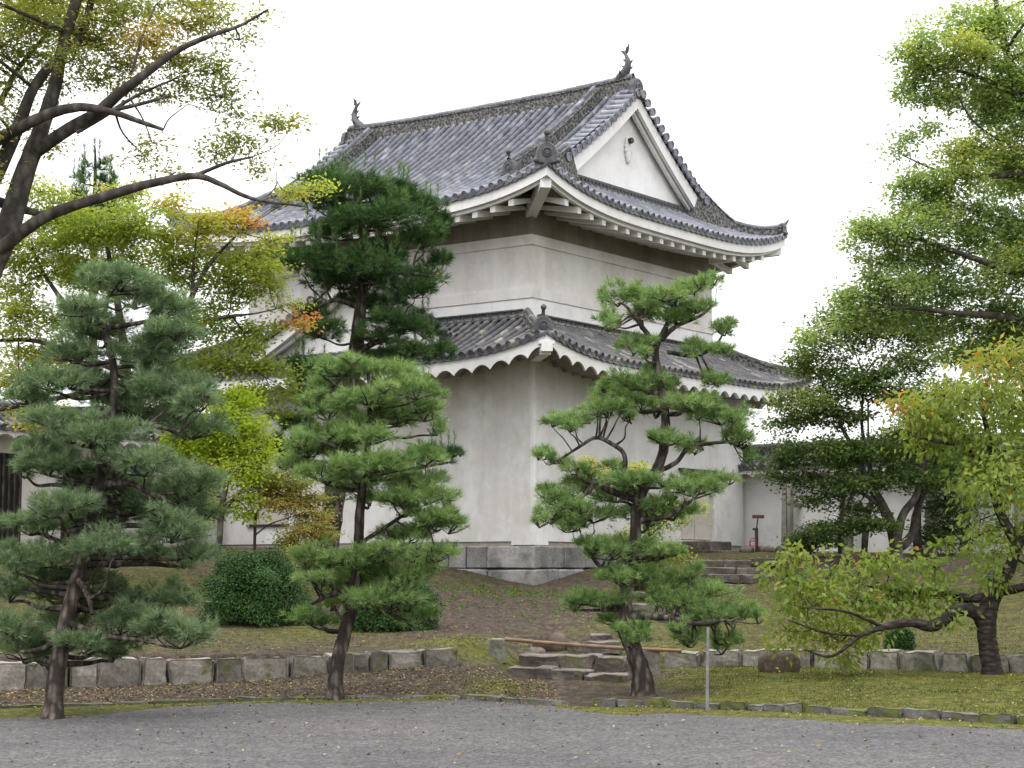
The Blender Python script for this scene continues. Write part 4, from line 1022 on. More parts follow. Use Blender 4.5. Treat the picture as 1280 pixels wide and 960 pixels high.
def pine(name, label, base, trunk, pads, mat, limbs=(), ln=.11, wd=.006, nn=15, dens=1.0, spread=.62, Y0=24, up=.8, group=None, depthk=.85, bark='pine_bark', shoots=0, puff=2):
    """trunk: [(x,y,Y,r)] in photo pixels at real depth; pads: [(x,y,rx,ry,dY)]"""
    b = at(*base); b.z = gz(b.x, b.y) - .05
    E_ = empty(name, b, label=label, cat='pine tree', group=group)
    O = np.array(b); tm = MB()
    tp = [at(x, y, Y) for x, y, Y, r_ in trunk]; tr = [t[3] for t in trunk]; tp[0] = Vector(b) 
    pts, rd = smooth_path([Vector(p) - Vector(b) for p in tp], tr, 6); rd[0] *= 1.5; rd[1] *= 1.25; rd[2] *= 1.1
    tm.tube(pts, rd, 12, rough=.07)
    allp = [(np.array(p), r_) for p, r_ in zip(pts, rd)]
    for lm in limbs:
        lp = [at(x, y, Y) - Vector(b) for x, y, Y, r_ in lm]; p_, r_ = smooth_path(lp, [q[3] for q in lm], 5); tm.tube(p_, r_, 8, rough=.08); allp += [(np.array(a), c) for a, c in zip(p_, r_)]
    AP = np.array([a for a, c in allp]); AR = np.array([c for a, c in allp])
    Ps, Ds, Ts = [], [], []; pd = list(pads)
    for (x, y, rx, ry, dY) in list(pads):
        if rx < 16: continue
        for q in range(puff):
            pd.append((x + rx * random.uniform(-.75, .75), y + ry * random.uniform(-.9, 1.0), rx * random.uniform(.32, .55), ry * random.uniform(.6, .95), dY + random.uniform(-.45, .45)))
    for (x, y, rx, ry, dY) in pd:
        Y = Y0 + dY; k = Y / F; c = np.array(at(x, y, Y)) - O; ax, az = rx * k * 1.14, ry * k * 1.42; ay = max(ax * depthk, .25 * ax)
        # branch into the pad: leave trunk somewhat below
        tgt = c - np.array([0, 0, az * .45]); dd = np.linalg.norm((AP - tgt) * np.array([1, 1, 1.0]), axis=1) + np.maximum(0, AP[:, 2] - tgt[2]) * .3 - AR * 1.0
        j = int(np.argmin(dd)); s0 = AP[j]; lnb = np.linalg.norm(tgt - s0)
        if lnb > .12:
            r0 = min(AR[j] * .6, .018 + lnb * .018); mid = s0 + (tgt - s0) * .5 + rng.normal(0, .05, 3) * lnb + np.array([0, 0, -.04 * lnb])
            mid2 = s0 + (tgt - s0) * .78 + rng.normal(0, .04, 3) * lnb
            p_, r_ = smooth_path([s0, mid, mid2, tgt], [r0, r0 * .75, r0 * .55, r0 * .4], 4); tm.tube(p_, r_, 6)
        for q in range(max(4, int(ax * 14))):
            a = rng.uniform(0, 6.283); rr = rng.uniform(.4, .95); e = c + np.array([math.cos(a) * ax * rr, math.sin(a) * ay * rr, az * rng.uniform(-.25, .35)])
            m_ = (tgt + e) / 2 + rng.normal(0, .03, 3); tm.tube([tgt, m_, e], [.011, .008, .004], 4, False)
        # tufts
        area = math.pi * ax * ay + math.pi * (ax + ay) * az * .8
        n_ = int(area / (ln * ln) * 2.3 * dens) + 10
        # lumpy pad from sub-clumps
        nc = max(6, int(16 * ax / (ln * 3)))
        cc_ = rdir(nc); cc_[:, 2] = np.abs(cc_[:, 2]) * rng.uniform(-.8, 1, nc); cc_ = c + cc_ * np.array([ax, ay, az]) * rng.uniform(.35, .85, (nc, 1)); sz = rng.uniform(.24, .42, nc); tc_ = rng.normal(0, .13, nc)
        w_ = rng.integers(0, nc, n_); u_ = rdir(n_); u_[:, 2] = np.where(u_[:, 2] < -.55, -u_[:, 2] * .5, u_[:, 2])
        p = cc_[w_] + u_ * np.stack([np.full(n_, ax), np.full(n_, ay), np.full(n_, max(az * .9, ax * .62))], 1) * sz[w_][:, None] * rng.uniform(.55, 1, (n_, 1))
        d = unit(u_ * .9 + unit(p - c) * .35 + np.array([0, 0, up * .62]) + rng.normal(0, .2, (n_, 3)))
        Ps.append(p); Ds.append(d); tt = .5 + tc_[w_] + rng.normal(0, .15, n_) + rng.normal(0, .06); Ts.append(tt)
        if shoots:
            ns = int(shoots * ax * 10); a = rng.uniform(0, 6.283, ns); rr = rng.uniform(0, .9, ns)
            p = c + np.stack([np.cos(a) * rr * ax, np.sin(a) * rr * ay, az * np.sqrt(1 - rr * rr) * .9], 1)
            for kk in range(3): Ps.append(p + np.array([0, 0, kk * ln * .7])); Ds.append(unit(np.array([0, 0, 1.]) + rng.normal(0, .12, (ns, 3)))); Ts.append(rng.uniform(.6, .95, ns))
    P_, D_, T_ = np.concatenate(Ps), np.concatenate(Ds), np.concatenate(Ts)
    V, tn = needles(P_, D_, nn, ln, wd, spread, T_)
    tm.build('trunk', M[bark], E_)
    leaf_object('needles', V, tn, mat, E_, 3)
    return E_

def blades(P, Dn, Dax, ln, wd, tint, droop=0):
    """rhombic leaves: P base, Dn normal, Dax axis"""
    n = len(P); Dax = unit(Dax - Dn * (Dax * Dn).sum(1, keepdims=True)); s_ = np.cross(Dn, Dax)
    L_ = ln * rng.uniform(.5, 1.3, (n, 1)); W_ = wd * rng.uniform(.75, 1.2, (n, 1))
    return np.stack([P, P + Dax * L_ * .45 + s_ * W_ / 2, P + Dax * L_ + Dn * (-.15) * L_, P + Dax * L_ * .45 - s_ * W_ / 2], 1)

def broadleaf(name, label, base, limbs, clumps, mat, leaf=.06, lw=.6, Y0=38, dens=1.0, spr=.28, flat=.5, lps=26, group=None, cat='tree', bark='bark', tilt=.55, droop=0, twig=.006, depthk=.8, tsd=.14, zbase=None, part='leaves'):
    """limbs: list of [(x,y,Y,r)...]; clumps: [(x,y,rx,ry,dY,tint)]"""
    b = at(*base); b.z = (gz(b.x, b.y) if zbase is None else zbase) - .05
    E_ = empty(name, b, label=label, cat=cat, group=group); O = np.array(b); tm = MB(); AP = []; AR = []
    for i, lm in enumerate(limbs):
        lp = [at(x, y, Y) - Vector(b) for x, y, Y, r_ in lm]; rr = [q[3] for q in lm]
        if i == 0: lp[0] = Vector((0, 0, 0)); 
        p_, r_ = smooth_path(lp, rr, 6)
        if i == 0: r_[0] *= 1.4; r_[1] *= 1.15
        tm.tube(p_, r_, 10 if max(rr) > .05 else 7, rough=.06); AP += [np.array(a) for a in p_]; AR += list(r_)
    AP = np.array(AP); AR = np.array(AR); PP, NN, AA, TT = [], [], [], []
    for (x, y, rx, ry, dY, tn) in clumps:
        Y = Y0 + dY; k = Y / F; c = np.array(at(x, y, Y)) - O; ax, az = rx * k * 1.06, ry * k * 1.1; ay = max(ax, az) * depthk
        dd = np.linalg.norm(AP - c, axis=1) - AR; j = int(np.argmin(dd)); s0 = AP[j]; lnb = np.linalg.norm(c - s0)
        r0 = max(twig * 1.6, min(AR[j] * .6, .012 + lnb * .014)); mid = s0 + (c - s0) * .5 + rng.normal(0, .07, 3) * lnb
        p_, r_ = smooth_path([s0, mid, c], [r0, r0 * .7, r0 * .45], 4); tm.tube(p_, r_, 6)
        ns = max(5, int((ax * az + ax * ay) * 3.14 / (spr * spr) * dens * 1.9))
        u_ = rdir(ns); rr = rng.uniform(.15, 1, (ns, 1)) ** .5
        sc_ = c + u_ * rr * np.array([ax, ay, az])
        for q in range(min(ns, 26)):
            e = sc_[q]; s1 = c + (e - c) * rng.uniform(0, .3); m_ = (s1 + e) / 2 + rng.normal(0, .05, 3) * np.linalg.norm(e - s1)
            tm.tube([s1, m_, e], [twig * 1.3, twig, twig * .6], 4, False)
        m = rng.poisson(lps * 2.0, ns) + 4; rep_ = np.repeat(np.arange(ns), m); n = len(rep_)
        off = rng.normal(0, 1, (n, 3)) * np.array([1, 1, flat]) * spr * .5
        sd = rng.uniform(.6, 1.3, ns)[rep_][:, None]
        P = sc_[rep_] + off * sd
        nrm = unit(np.array([0, 0, 1.0]) + rng.normal(0, tilt, (n, 3)))
        axd = unit(unit(P - sc_[rep_]) + rng.normal(0, .5, (n, 3)) + np.array([0, 0, -droop]))
        if droop: nrm = unit(np.cross(axd, rdir(n)))
        st = rng.normal(0, tsd * .8, ns); st = np.where(rng.random(ns) < .06, st + .1, st)
        oj = np.where(rng.random(n) < .012, .4, 0); TT.append(np.clip(tn + st[rep_] + rng.normal(0, tsd * .55, n) + oj, 0, 1)); PP.append(P); NN.append(nrm); AA.append(axd)
    P, Nn, A, T_ = map(np.concatenate, (PP, NN, AA, TT))
    V = blades(P, Nn, A, leaf, leaf * lw, T_)
    tm.build('trunk', M[bark], E_); leaf_object(part, V, T_, mat, E_, 4)
    return E_

def shrub(name, label, c, r3, mat, leaf=.035, dens=1.0, ragged=.05, cat='shrub', lift=0):
    """clipped shrub: leafy shell over a woody core"""
    b = Vector(c); b.z = gz(b.x, b.y) - .05 + lift
    E_ = empty(name, b, label=label, cat=cat); rx, ry, rz = r3
    area = 2 * math.pi * ((rx * ry + rx * rz + ry * rz) / 3); n = int(area / (leaf * leaf) * 17 * dens)
    u_ = rdir(n); u_[:, 2] = np.where(u_[:, 2] < -.35, -u_[:, 2], u_[:, 2])
    ph = rng.uniform(0, 6.28, 6)
    lump = 1 + ragged * (np.sin(u_[:, 0] * 7 + ph[0]) * np.sin(u_[:, 1] * 6 + ph[1]) + np.sin(u_[:, 2] * 9 + ph[2] + u_[:, 0] * 5) * .7) + rng.normal(0, ragged * .35, n)
    P = u_ * np.array([rx, ry, rz]) * (lump * rng.uniform(.62, 1.02, n))[:, None]; P[:, 2] += rz * .38; P = P[P[:, 2] > -.02]; n = len(P)
    nr = unit(unit(P * np.array([1 / rx, 1 / ry, 1 / rz])) + np.array([0, 0, .4]) + rng.normal(0, .55, (n, 3))); ax = unit(rng.normal(size=(n, 3)) + np.array([0, 0, .5]))
    tn = .5 + rng.normal(0, .2, n)
    tm = MB(); 
    for k in range(9):
        a = k * .7; e = Vector((math.cos(a) * rx * .5, math.sin(a) * ry * .5, rz * random.uniform(.5, .8))); tm.tube([(0, 0, -.05), e * .5 + Vector((0, 0, -.05)), e], [.03, .02, .006], 5, False)
    tm.build('stems', M['bark'], E_)
    leaf_object('leaves', blades(P, nr, ax, leaf, leaf * .55, tn), tn, mat, E_, 4)
    return E_

# ------------------------------------------------------------------ pines
pine('pine_tree', 'tall broad blue green pine at the left front, its trunk base in the moss strip', (65, 895, 20.6),
     [(65, 895, 20.6, .115), (70, 850, 20.7, .10), (80, 790, 20.8, .088), (93, 735, 20.9, .08), (106, 690, 21, .072), (118, 630, 21, .065), (128, 580, 21, .058), (140, 520, 21, .05), (142, 460, 21, .043), (130, 410, 21, .034), (135, 370, 21, .022)],
     [(150, 352, 55, 20, 0), (105, 382, 42, 22, -.3), (208, 385, 44, 22, .2), (125, 412, 50, 20, .4), (218, 415, 42, 18, -.3), (185, 442, 60, 20, .3), (95, 440, 40, 18, 0), (215, 340, 1, 1, 0) if False else (170, 372, 40, 22, .5),
      (60, 475, 55, 20, -.2), (38, 495, 36, 16, .3), (120, 480, 48, 20, .5), (213, 488, 58, 24, 0), (252, 503, 32, 18, -.4), (190, 520, 50, 18, .5), (75, 525, 52, 22, -.4), (130, 545, 58, 22, -.5), (52, 560, 38, 22, .2),
      (240, 535, 48, 22, .3), (62, 582, 48, 20, -.2), (112, 592, 58, 22, .3), (180, 580, 55, 24, -.5), (243, 602, 42, 25, .2), (212, 625, 50, 24, .3), (80, 628, 50, 20, -.5), (38, 655, 42, 22, .2), (150, 642, 46, 22, .5),
      (130, 682, 48, 22, -.5), (66, 695, 52, 22, .1), (18, 700, 34, 26, -.2), (215, 662, 48, 26, -.3), (232, 694, 38, 24, .3), (12, 740, 26, 20, .2), (105, 722, 40, 14, .5),
      (20, 785, 48, 26, -.1), (90, 778, 44, 16, .4), (175, 778, 56, 26, .1), (226, 790, 48, 32, -.3), (135, 805, 44, 18, .4), (28, 812, 34, 20, .3), (100, 802, 40, 12, -.3), (160, 745, 36, 18, .5), (165, 610, 46, 24, .7), (100, 650, 46, 20, .8), (178, 690, 40, 22, .7), (60, 735, 44, 20, .6), (120, 750, 40, 18, .8), (205, 750, 40, 22, .6), (150, 500, 46, 20, .8), (255, 640, 22, 20, .5), (185, 460, 44, 18, .8)],
     M['needle_a'], limbs=[[(118, 625, 21, .05), (135, 606, 20.8, .045), (165, 605, 20.7, .038), (190, 618, 20.6, .028), (205, 622, 20.5, .02)], [(95, 720, 20.9, .035), (110, 745, 20.6, .03), (115, 768, 20.5, .02)],
     [(135, 410, 21, .035), (165, 405, 20.9, .028), (205, 398, 20.8, .02)], [(140, 540, 21, .04), (175, 530, 20.8, .03), (225, 540, 20.6, .02)], [(74, 800, 20.8, .04), (50, 812, 20.7, .03), (25, 815, 20.6, .02)], [(85, 778, 20.8, .04), (130, 795, 20.6, .03), (175, 800, 20.5, .02)]],
     Y0=21, ln=.105, dens=1.35, depthk=.9, puff=1)
pine('pine_tree', 'slender fresh green pine left of centre with a wide lower skirt, beside the kerb', (418, 872, 23.4),
     [(418, 872, 23.4, .115), (421, 835, 23.5, .095), (430, 795, 23.6, .085), (438, 765, 23.6, .09), (444, 735, 23.6, .075), (448, 690, 23.7, .068), (450, 640, 23.7, .062), (456, 590, 23.7, .05), (461, 545, 23.7, .04), (463, 500, 23.7, .033), (460, 465, 23.7, .02)],
     [(430, 460, 44, 15, 0), (480, 466, 44, 18, .2), (520, 486, 34, 22, -.2), (405, 482, 24, 18, .2), (530, 512, 24, 24, .2), (460, 495, 44, 18, -.3), (410, 512, 34, 22, -.1), (500, 522, 40, 18, .4), (450, 525, 36, 16, .3),
      (385, 560, 34, 20, 0), (370, 582, 24, 14, .2), (408, 592, 44, 22, -.3), (400, 545, 34, 16, .4), (460, 545, 44, 18, -.3), (480, 580, 48, 20, -.4), (532, 572, 28, 16, 0), (520, 600, 36, 20, .2), (452, 612, 38, 18, .3),
      (500, 622, 34, 16, -.4), (532, 620, 42, 18, 0), (560, 652, 26, 24, .1), (535, 645, 30, 14, -.2), (505, 668, 38, 20, .1), (542, 690, 32, 22, -.1), (480, 690, 30, 16, -.3), (425, 560, 30, 16, .5),
      (405, 700, 42, 18, 0), (450, 698, 48, 18, -.2), (490, 720, 48, 24, .2), (420, 730, 46, 20, .3), (480, 750, 54, 26, -.2), (518, 768, 28, 22, .1), (388, 772, 34, 14, .1), (440, 745, 36, 16, .4), (395, 722, 24, 14, -.3)],
     M['needle_b'], limbs=[[(452, 575, 23.7, .035), (435, 565, 23.5, .03), (410, 555, 23.4, .024), (390, 548, 23.3, .016)], [(462, 500, 23.7, .03), (440, 492, 23.6, .026), (415, 478, 23.5, .02), (403, 470, 23.4, .014)],
     [(449, 680, 23.7, .03), (480, 660, 23.5, .025), (515, 640, 23.4, .02), (535, 655, 23.3, .015)], [(440, 735, 23.6, .05), (410, 745, 23.5, .03), (390, 755, 23.4, .02)], [(440, 760, 23.6, .04), (470, 755, 23.4, .03)]],
     Y0=23.6, ln=.105, dens=1.1)
pine('pine_tree', 'tall dark green pine with dense rounded boughs standing against the turret', (406, 700, 40.5),
     [(406, 700, 40.5, .26), (414, 650, 40.5, .24), (422, 590, 40.5, .22), (432, 520, 40.5, .20), (443, 455, 40.5, .17), (449, 400, 40.5, .14), (455, 340, 40.5, .11), (452, 280, 40.5, .07), (440, 230, 40.5, .04)],
     [(402, 225, 36, 20, 0), (440, 238, 56, 26, -.3), (500, 255, 48, 26, .2), (540, 275, 30, 26, 0), (410, 258, 40, 20, .5), (462, 275, 66, 24, -.5), (530, 296, 36, 24, -.2), (420, 290, 40, 18, .4), (500, 235, 26, 14, .4),
      (368, 322, 26, 20, 0), (400, 328, 48, 26, -.3), (468, 338, 58, 28, -.6), (535, 345, 28, 24, .2), (518, 362, 36, 18, -.2), (552, 328, 13, 24, 0), (430, 352, 50, 16, .3), (480, 318, 40, 16, .6),
      (395, 392, 24, 24, .2), (438, 372, 26, 14, .5), (402, 412, 34, 18, -.2), (475, 380, 34, 16, .4), (500, 402, 42, 26, -.3), (532, 410, 24, 22, .2), (470, 420, 24, 16, -.4),
      (515, 442, 50, 18, -.2), (480, 448, 40, 14, .3), (548, 436, 22, 14, 0), (385, 470, 34, 26, .2), (375, 455, 28, 14, 0), (545, 568, 30, 14, .2), (568, 566, 12, 8, .2), (375, 530, 26, 22, .3), (352, 556, 26, 20, .4), (395, 505, 28, 16, .5)],
     M['needle_c'], limbs=[[(445, 440, 40.5, .08), (480, 425, 40.2, .06), (520, 430, 40, .04)], [(450, 385, 40.5, .07), (420, 375, 40.2, .05), (395, 385, 40, .03)], [(454, 345, 40.5, .07), (500, 340, 40.2, .05), (535, 345, 40, .03)], [(427, 575, 40.5, .06), (480, 590, 40.2, .05), (560, 578, 40, .03)], [(449, 400, 40.5, .05), (505, 395, 40.3, .04)]],
     Y0=40.5, ln=.17, wd=.011, nn=16, dens=1.25, spread=.6, up=.9, shoots=.6, puff=0)
pine('pine_tree', 'leaning garden pine with layered cloud pruned boughs in front of the turret right side', (805, 872, 23.7),
     [(806, 872, 23.7, .155), (802, 845, 23.7, .135), (793, 815, 23.7, .11), (785, 785, 23.8, .10), (781, 750, 23.9, .09), (786, 710, 24, .08), (794, 670, 24, .075), (796, 635, 24, .07), (808, 605, 24, .068), (824, 580, 24, .064), (832, 545, 24, .065), (830, 505, 24, .055), (822, 465, 24, .055), (820, 435, 24, .045), (832, 410, 24, .035), (842, 385, 24, .026), (850, 362, 24, .015)],
     [(772, 372, 26, 18, 0), (800, 368, 24, 12, .2), (868, 358, 34, 15, 0), (832, 370, 38, 12, -.2), (762, 396, 20, 14, -.2), (840, 395, 40, 14, .3), (872, 384, 26, 12, -.2), (800, 395, 24, 10, .4), (796, 430, 28, 16, -.1), (865, 437, 17, 14, 0), (906, 412, 20, 13, .1), (900, 436, 26, 8, -.1),
      (790, 476, 36, 18, -.2), (762, 492, 28, 16, .2), (715, 527, 33, 13, 0), (762, 512, 34, 16, -.2), (800, 505, 32, 18, .4), (895, 475, 24, 11, 0), (835, 478, 20, 12, .3),
      (862, 505, 42, 13, -.1), (902, 520, 38, 18, .2), (922, 546, 26, 20, 0), (830, 550, 28, 13, -.2), (862, 556, 26, 10, .2), (682, 567, 17, 11, 0), (702, 577, 14, 8, .2), (722, 586, 22, 11, -.2), (765, 580, 16, 7, -.1), (935, 570, 14, 14, .2),
      (700, 622, 36, 18, 0), (732, 602, 34, 12, .2), (792, 600, 42, 14, -.3), (770, 618, 42, 16, .3), (862, 610, 46, 16, 0), (882, 598, 30, 12, .3), (690, 642, 28, 20, -.2), (742, 642, 46, 18, .2), (842, 640, 34, 17, .2), (912, 600, 13, 9, 0), (800, 640, 30, 14, .5),
      (792, 682, 38, 16, .2), (762, 690, 34, 16, -.2), (822, 692, 28, 14, -.1), (800, 715, 46, 18, .3), (740, 678, 24, 14, 0), (850, 720, 26, 14, .2), (770, 720, 26, 14, -.3),
      (752, 750, 42, 14, -.1), (772, 772, 32, 12, .3), (798, 790, 28, 20, -.3), (832, 752, 28, 14, 0), (890, 768, 54, 20, 0), (880, 738, 44, 14, .3), (862, 795, 28, 11, -.2), (910, 798, 22, 16, .1), (938, 762, 18, 14, -.1), (822, 732, 38, 13, .2), (720, 757, 14, 9, 0)],
     M['needle_b'], limbs=[[(820, 432, 24, .045), (800, 405, 23.9, .03), (785, 385, 23.8, .02), (775, 378, 23.8, .012)], [(826, 425, 24, .04), (845, 408, 24.1, .03), (875, 395, 24.2, .02), (895, 378, 24.2, .012)], [(835, 440, 24, .03), (870, 445, 24.1, .025), (895, 430, 24.1, .02), (905, 415, 24.1, .012)],
     [(795, 625, 24, .05), (760, 612, 23.9, .045), (745, 602, 23.9, .04), (735, 615, 23.8, .03), (715, 628, 23.8, .02)], [(750, 604, 23.9, .035), (778, 592, 23.9, .035), (780, 568, 23.9, .03), (765, 555, 23.9, .028), (745, 547, 23.9, .025), (725, 558, 23.9, .02), (700, 574, 23.9, .014)],
     [(818, 592, 24, .035), (845, 578, 24, .03), (860, 560, 24, .028), (880, 555, 24, .025), (915, 552, 24, .018)], [(800, 650, 24, .04), (835, 645, 23.9, .03), (865, 625, 23.9, .02)], [(785, 770, 23.8, .05), (830, 772, 23.7, .04), (875, 780, 23.6, .03), (905, 775, 23.6, .02)], [(786, 700, 24, .04), (755, 710, 23.9, .03), (735, 690, 23.9, .02)]],
     Y0=24, ln=.10, dens=1.0, depthk=.75)
pine('pine_tree', 'small dark pine top poking above the yellow green maple at the left', (118, 700, 43),
     [(118, 700, 43, .14), (120, 560, 43, .12), (116, 400, 43, .09), (118, 280, 43, .06), (119, 200, 43, .03), (119, 184, 43, .012)],
     [(118, 206, 14, 12, 0), (104, 222, 14, 10, .2), (134, 226, 14, 10, -.2), (112, 250, 26, 16, 0), (135, 262, 28, 16, .3), (95, 268, 26, 16, -.2), (118, 300, 44, 22, 0), (118, 350, 50, 26, 0)], M['needle_c'], Y0=43, ln=.2, wd=.012, nn=14, dens=.9, spread=.5, up=1.3, shoots=1.5)

# pine roots
# ------------------------------------------------------------------ broadleaf trees
broadleaf('zelkova_tree', 'large spreading tree with long dark limbs and olive leaves at the upper left', (-75, 700, 33),
    [[(-75, 700, 33, .40), (-60, 520, 33, .32), (-30, 380, 33, .27), (8, 290, 33, .23), (30, 220, 33, .19), (50, 165, 33, .155), (68, 110, 33, .13), (78, 60, 33, .105), (95, 0, 33, .10), (105, -60, 33, .07)],
     [(38, 195, 33, .13), (80, 165, 32.6, .12), (120, 142, 32.4, .11), (148, 118, 32.2, .10), (182, 92, 32, .08), (222, 63, 32, .06), (262, 45, 31.8, .045), (300, 32, 31.8, .03), (335, 12, 31.8, .018)],
     [(-20, 185, 33, .12), (15, 165, 32.6, .11), (60, 143, 32.4, .10), (100, 134, 32.2, .08), (140, 140, 32, .06), (175, 152, 32, .045), (204, 162, 32, .03)],
     [(-10, 230, 33, .15), (20, 165, 33, .12), (42, 110, 33, .10), (70, 75, 33, .09), (98, 48, 33.2, .08), (112, 10, 33.2, .07), (120, -40, 33.4, .05)],
     [(-10, 320, 33, .14), (30, 288, 32.6, .12), (70, 265, 32.4, .10), (140, 243, 32, .09), (190, 229, 32, .075), (243, 220, 32, .06), (275, 230, 32, .045), (315, 248, 32, .035), (380, 258, 32, .018)],
     [(243, 220, 32, .04), (262, 212, 32, .035), (285, 203, 32, .03), (316, 196, 32, .018)], [(140, 138, 32, .04), (175, 130, 32, .035), (212, 120, 32, .02)], [(95, 165, 32.5, .05), (130, 145, 32.6, .045), (170, 120, 32.8, .03), (215, 100, 33, .02)],
     [(335, 245, 32, .012), (345, 232, 32, .01), (346, 215, 32, .006)], [(204, 162, 32, .015), (212, 148, 32, .012), (235, 130, 32, .008)], [(-10, 250, 33, .10), (30, 262, 33.5, .08), (60, 270, 34, .04)], [(0, 130, 34, .06), (20, 90, 34, .05), (60, 40, 34, .03)], [(165, 90, 32.2, .03), (178, 45, 32.4, .025), (195, 5, 32.6, .015)]],
    [(40, 28, 44, 28, 0, .35), (98, 38, 40, 26, .5, .3), (35, 70, 40, 24, 1, .3), (92, 75, 30, 16, -.5, .35), (150, 28, 36, 22, 0, .4), (183, 52, 42, 22, -.3, .75), (155, 85, 36, 16, .5, .45), (222, 30, 36, 16, 0, .5), (262, 22, 28, 14, 0, .4), (250, 5, 40, 10, .5, .4),
     (276, 88, 30, 16, 0, .22), (282, 122, 30, 16, 0, .15), (230, 108, 24, 11, .3, .5), (290, 172, 24, 14, 0, .35), (272, 192, 24, 10, .3, .4), (350, 152, 24, 10, 0, .35), (368, 150, 14, 6, 0, .45), (330, 210, 18, 8, .2, .45), (182, 196, 18, 16, .3, .55), (190, 178, 16, 6, .3, .5),
     (14, 110, 20, 18, .5, .4), (20, 150, 24, 12, .8, .35), (70, 105, 26, 12, .6, .3), (210, 75, 30, 12, .4, .5), (130, 55, 30, 16, .6, .45), (200, 120, 22, 8, .3, .4), (120, 100, 28, 12, .8, .35), (60, 180, 26, 8, .8, .4), (300, 50, 20, 8, 0, .4), (320, 20, 14, 8, 0, .4), (150, 5, 60, 14, .4, .4), (40, 0, 60, 14, .5, .35),
     (0, 60, 30, 40, .5, .3), (300, 145, 16, 8, 0, .3), (220, 215, 16, 8, .3, .5), (245, 75, 26, 8, 0, .45), (170, 112, 26, 8, .4, .5), (316, 182, 12, 8, 0, .4), (360, 240, 14, 6, 0, .5)] + [(-60 - 55 * (k % 3), -20 + 60 * (k // 3), 55, 34, [-1.5, 1.2, 0][k % 3], .4) for k in range(15)] + [(30, -60, 80, 34, -1.5, .4), (150, -60, 80, 30, 1.0, .4), (60, 20, 60, 26, 3, .4)],
    M['leaf_zelkova'], leaf=.10, lw=.45, Y0=33, dens=1.35, spr=.34, lps=13, flat=.55, depthk=.75, tsd=.16)
broadleaf('maple_tree', 'wide yellow green maple with orange tints spreading behind the left pine', (122, 705, 38),
    [[(122, 705, 38, .13), (128, 620, 38, .12), (145, 540, 38, .11), (158, 470, 38, .10), (150, 400, 38, .08), (140, 340, 38, .06), (130, 290, 38, .03)], [(168, 480, 38, .10), (215, 420, 37.8, .08), (240, 370, 37.6, .06), (262, 330, 37.6, .04), (300, 290, 37.6, .02)],
     [(160, 440, 38, .08), (100, 400, 38, .06), (60, 350, 38, .04), (40, 310, 38, .02)], [(240, 372, 37.6, .05), (242, 330, 37.6, .03), (250, 262, 37.4, .012)], [(262, 400, 37.6, .05), (290, 395, 37.5, .035), (318, 392, 37.4, .02), (350, 385, 37.4, .012)], [(175, 530, 38, .08), (240, 480, 37.8, .05), (290, 450, 37.6, .03), (330, 470, 37.6, .015)],
     [(165, 470, 38, .07), (60, 430, 38, .05), (10, 425, 38, .04), (-20, 430, 38, .03)], [(165, 480, 38, .07), (60, 500, 38.4, .05), (-10, 515, 38.4, .03)]],
    [(118, 285, 54, 26, 0, .42), (78, 272, 42, 24, .6, .40), (170, 282, 46, 28, -.4, .42), (48, 315, 46, 30, .3, .45), (220, 305, 42, 30, 0, .55), (268, 282, 40, 18, -.3, .68), (296, 272, 22, 12, 0, .86), (312, 282, 14, 10, -.2, .95), (250, 340, 48, 28, .3, .42), (308, 330, 36, 24, 0, .5), (335, 335, 18, 22, -.2, .5),
     (290, 368, 36, 24, .3, .38), (180, 330, 40, 26, .8, .45), (110, 340, 50, 24, 1, .45), (22, 360, 34, 34, .3, .5), (240, 400, 48, 26, .2, .35), (305, 415, 36, 14, .3, .3), (290, 450, 46, 22, 0, .3), (335, 462, 34, 12, .1, .22), (20, 400, 36, 22, 0, .55), (24, 465, 40, 30, .3, .62), (60, 450, 40, 24, .6, .6), (50, 520, 40, 16, .8, .65), (230, 460, 44, 24, .6, .3), (200, 500, 44, 26, .4, .3),
     (355, 382, 14, 10, 0, .7), (372, 402, 12, 12, 0, .92), (340, 362, 14, 10, 0, .6), (365, 240, 1, 1, 0, .5), (398, 232, 16, 10, -3.0 * 0, .6), (50, 240, 30, 16, .3, .5), (150, 240, 30, 10, .5, .55), (0, 300, 26, 20, 0, .5), (215, 255, 24, 10, 0, .7), (340, 300, 20, 12, 0, .6), (80, 400, 40, 20, .7, .5), (320, 492, 30, 12, 0, .22), (362, 490, 22, 10, -.2, .15), (350, 515, 14, 6, -.2, .12)],
    M['leaf_maple'], leaf=.085, lw=.75, Y0=37.8, dens=1.1, spr=.36, lps=24, flat=.4, depthk=.7, tsd=.085)
broadleaf('maple_tree', 'bright lime green young maple glowing between the two left pines', (272, 705, 36),
    [[(272, 705, 36, .07), (276, 650, 36, .06), (284, 600, 36, .05), (290, 560, 36, .035), (292, 510, 36, .02)], [(278, 640, 36, .04), (300, 615, 36, .03), (318, 595, 36, .015)], [(284, 600, 36, .03), (262, 560, 36, .02)]],
    [(282, 530, 48, 24, 0, .55), (318, 560, 30, 20, 0, .7), (262, 558, 40, 22, .3, .5), (300, 588, 32, 20, -.2, .65), (332, 572, 14, 12, 0, .7), (296, 500, 30, 14, .2, .5), (240, 530, 26, 16, .3, .45), (310, 615, 18, 18, 0, .6), (235, 610, 24, 16, .5, .45), (240, 645, 20, 12, .5, .35), (270, 630, 20, 12, .2, .5), (230, 560, 30, 22, .5, .5), (312, 640, 10, 8, 0, .6), (250, 600, 26, 16, .4, .4)],
    M['leaf_lime'], leaf=.08, lw=.75, Y0=36, dens=1.2, spr=.32, lps=26, flat=.4, depthk=.7)
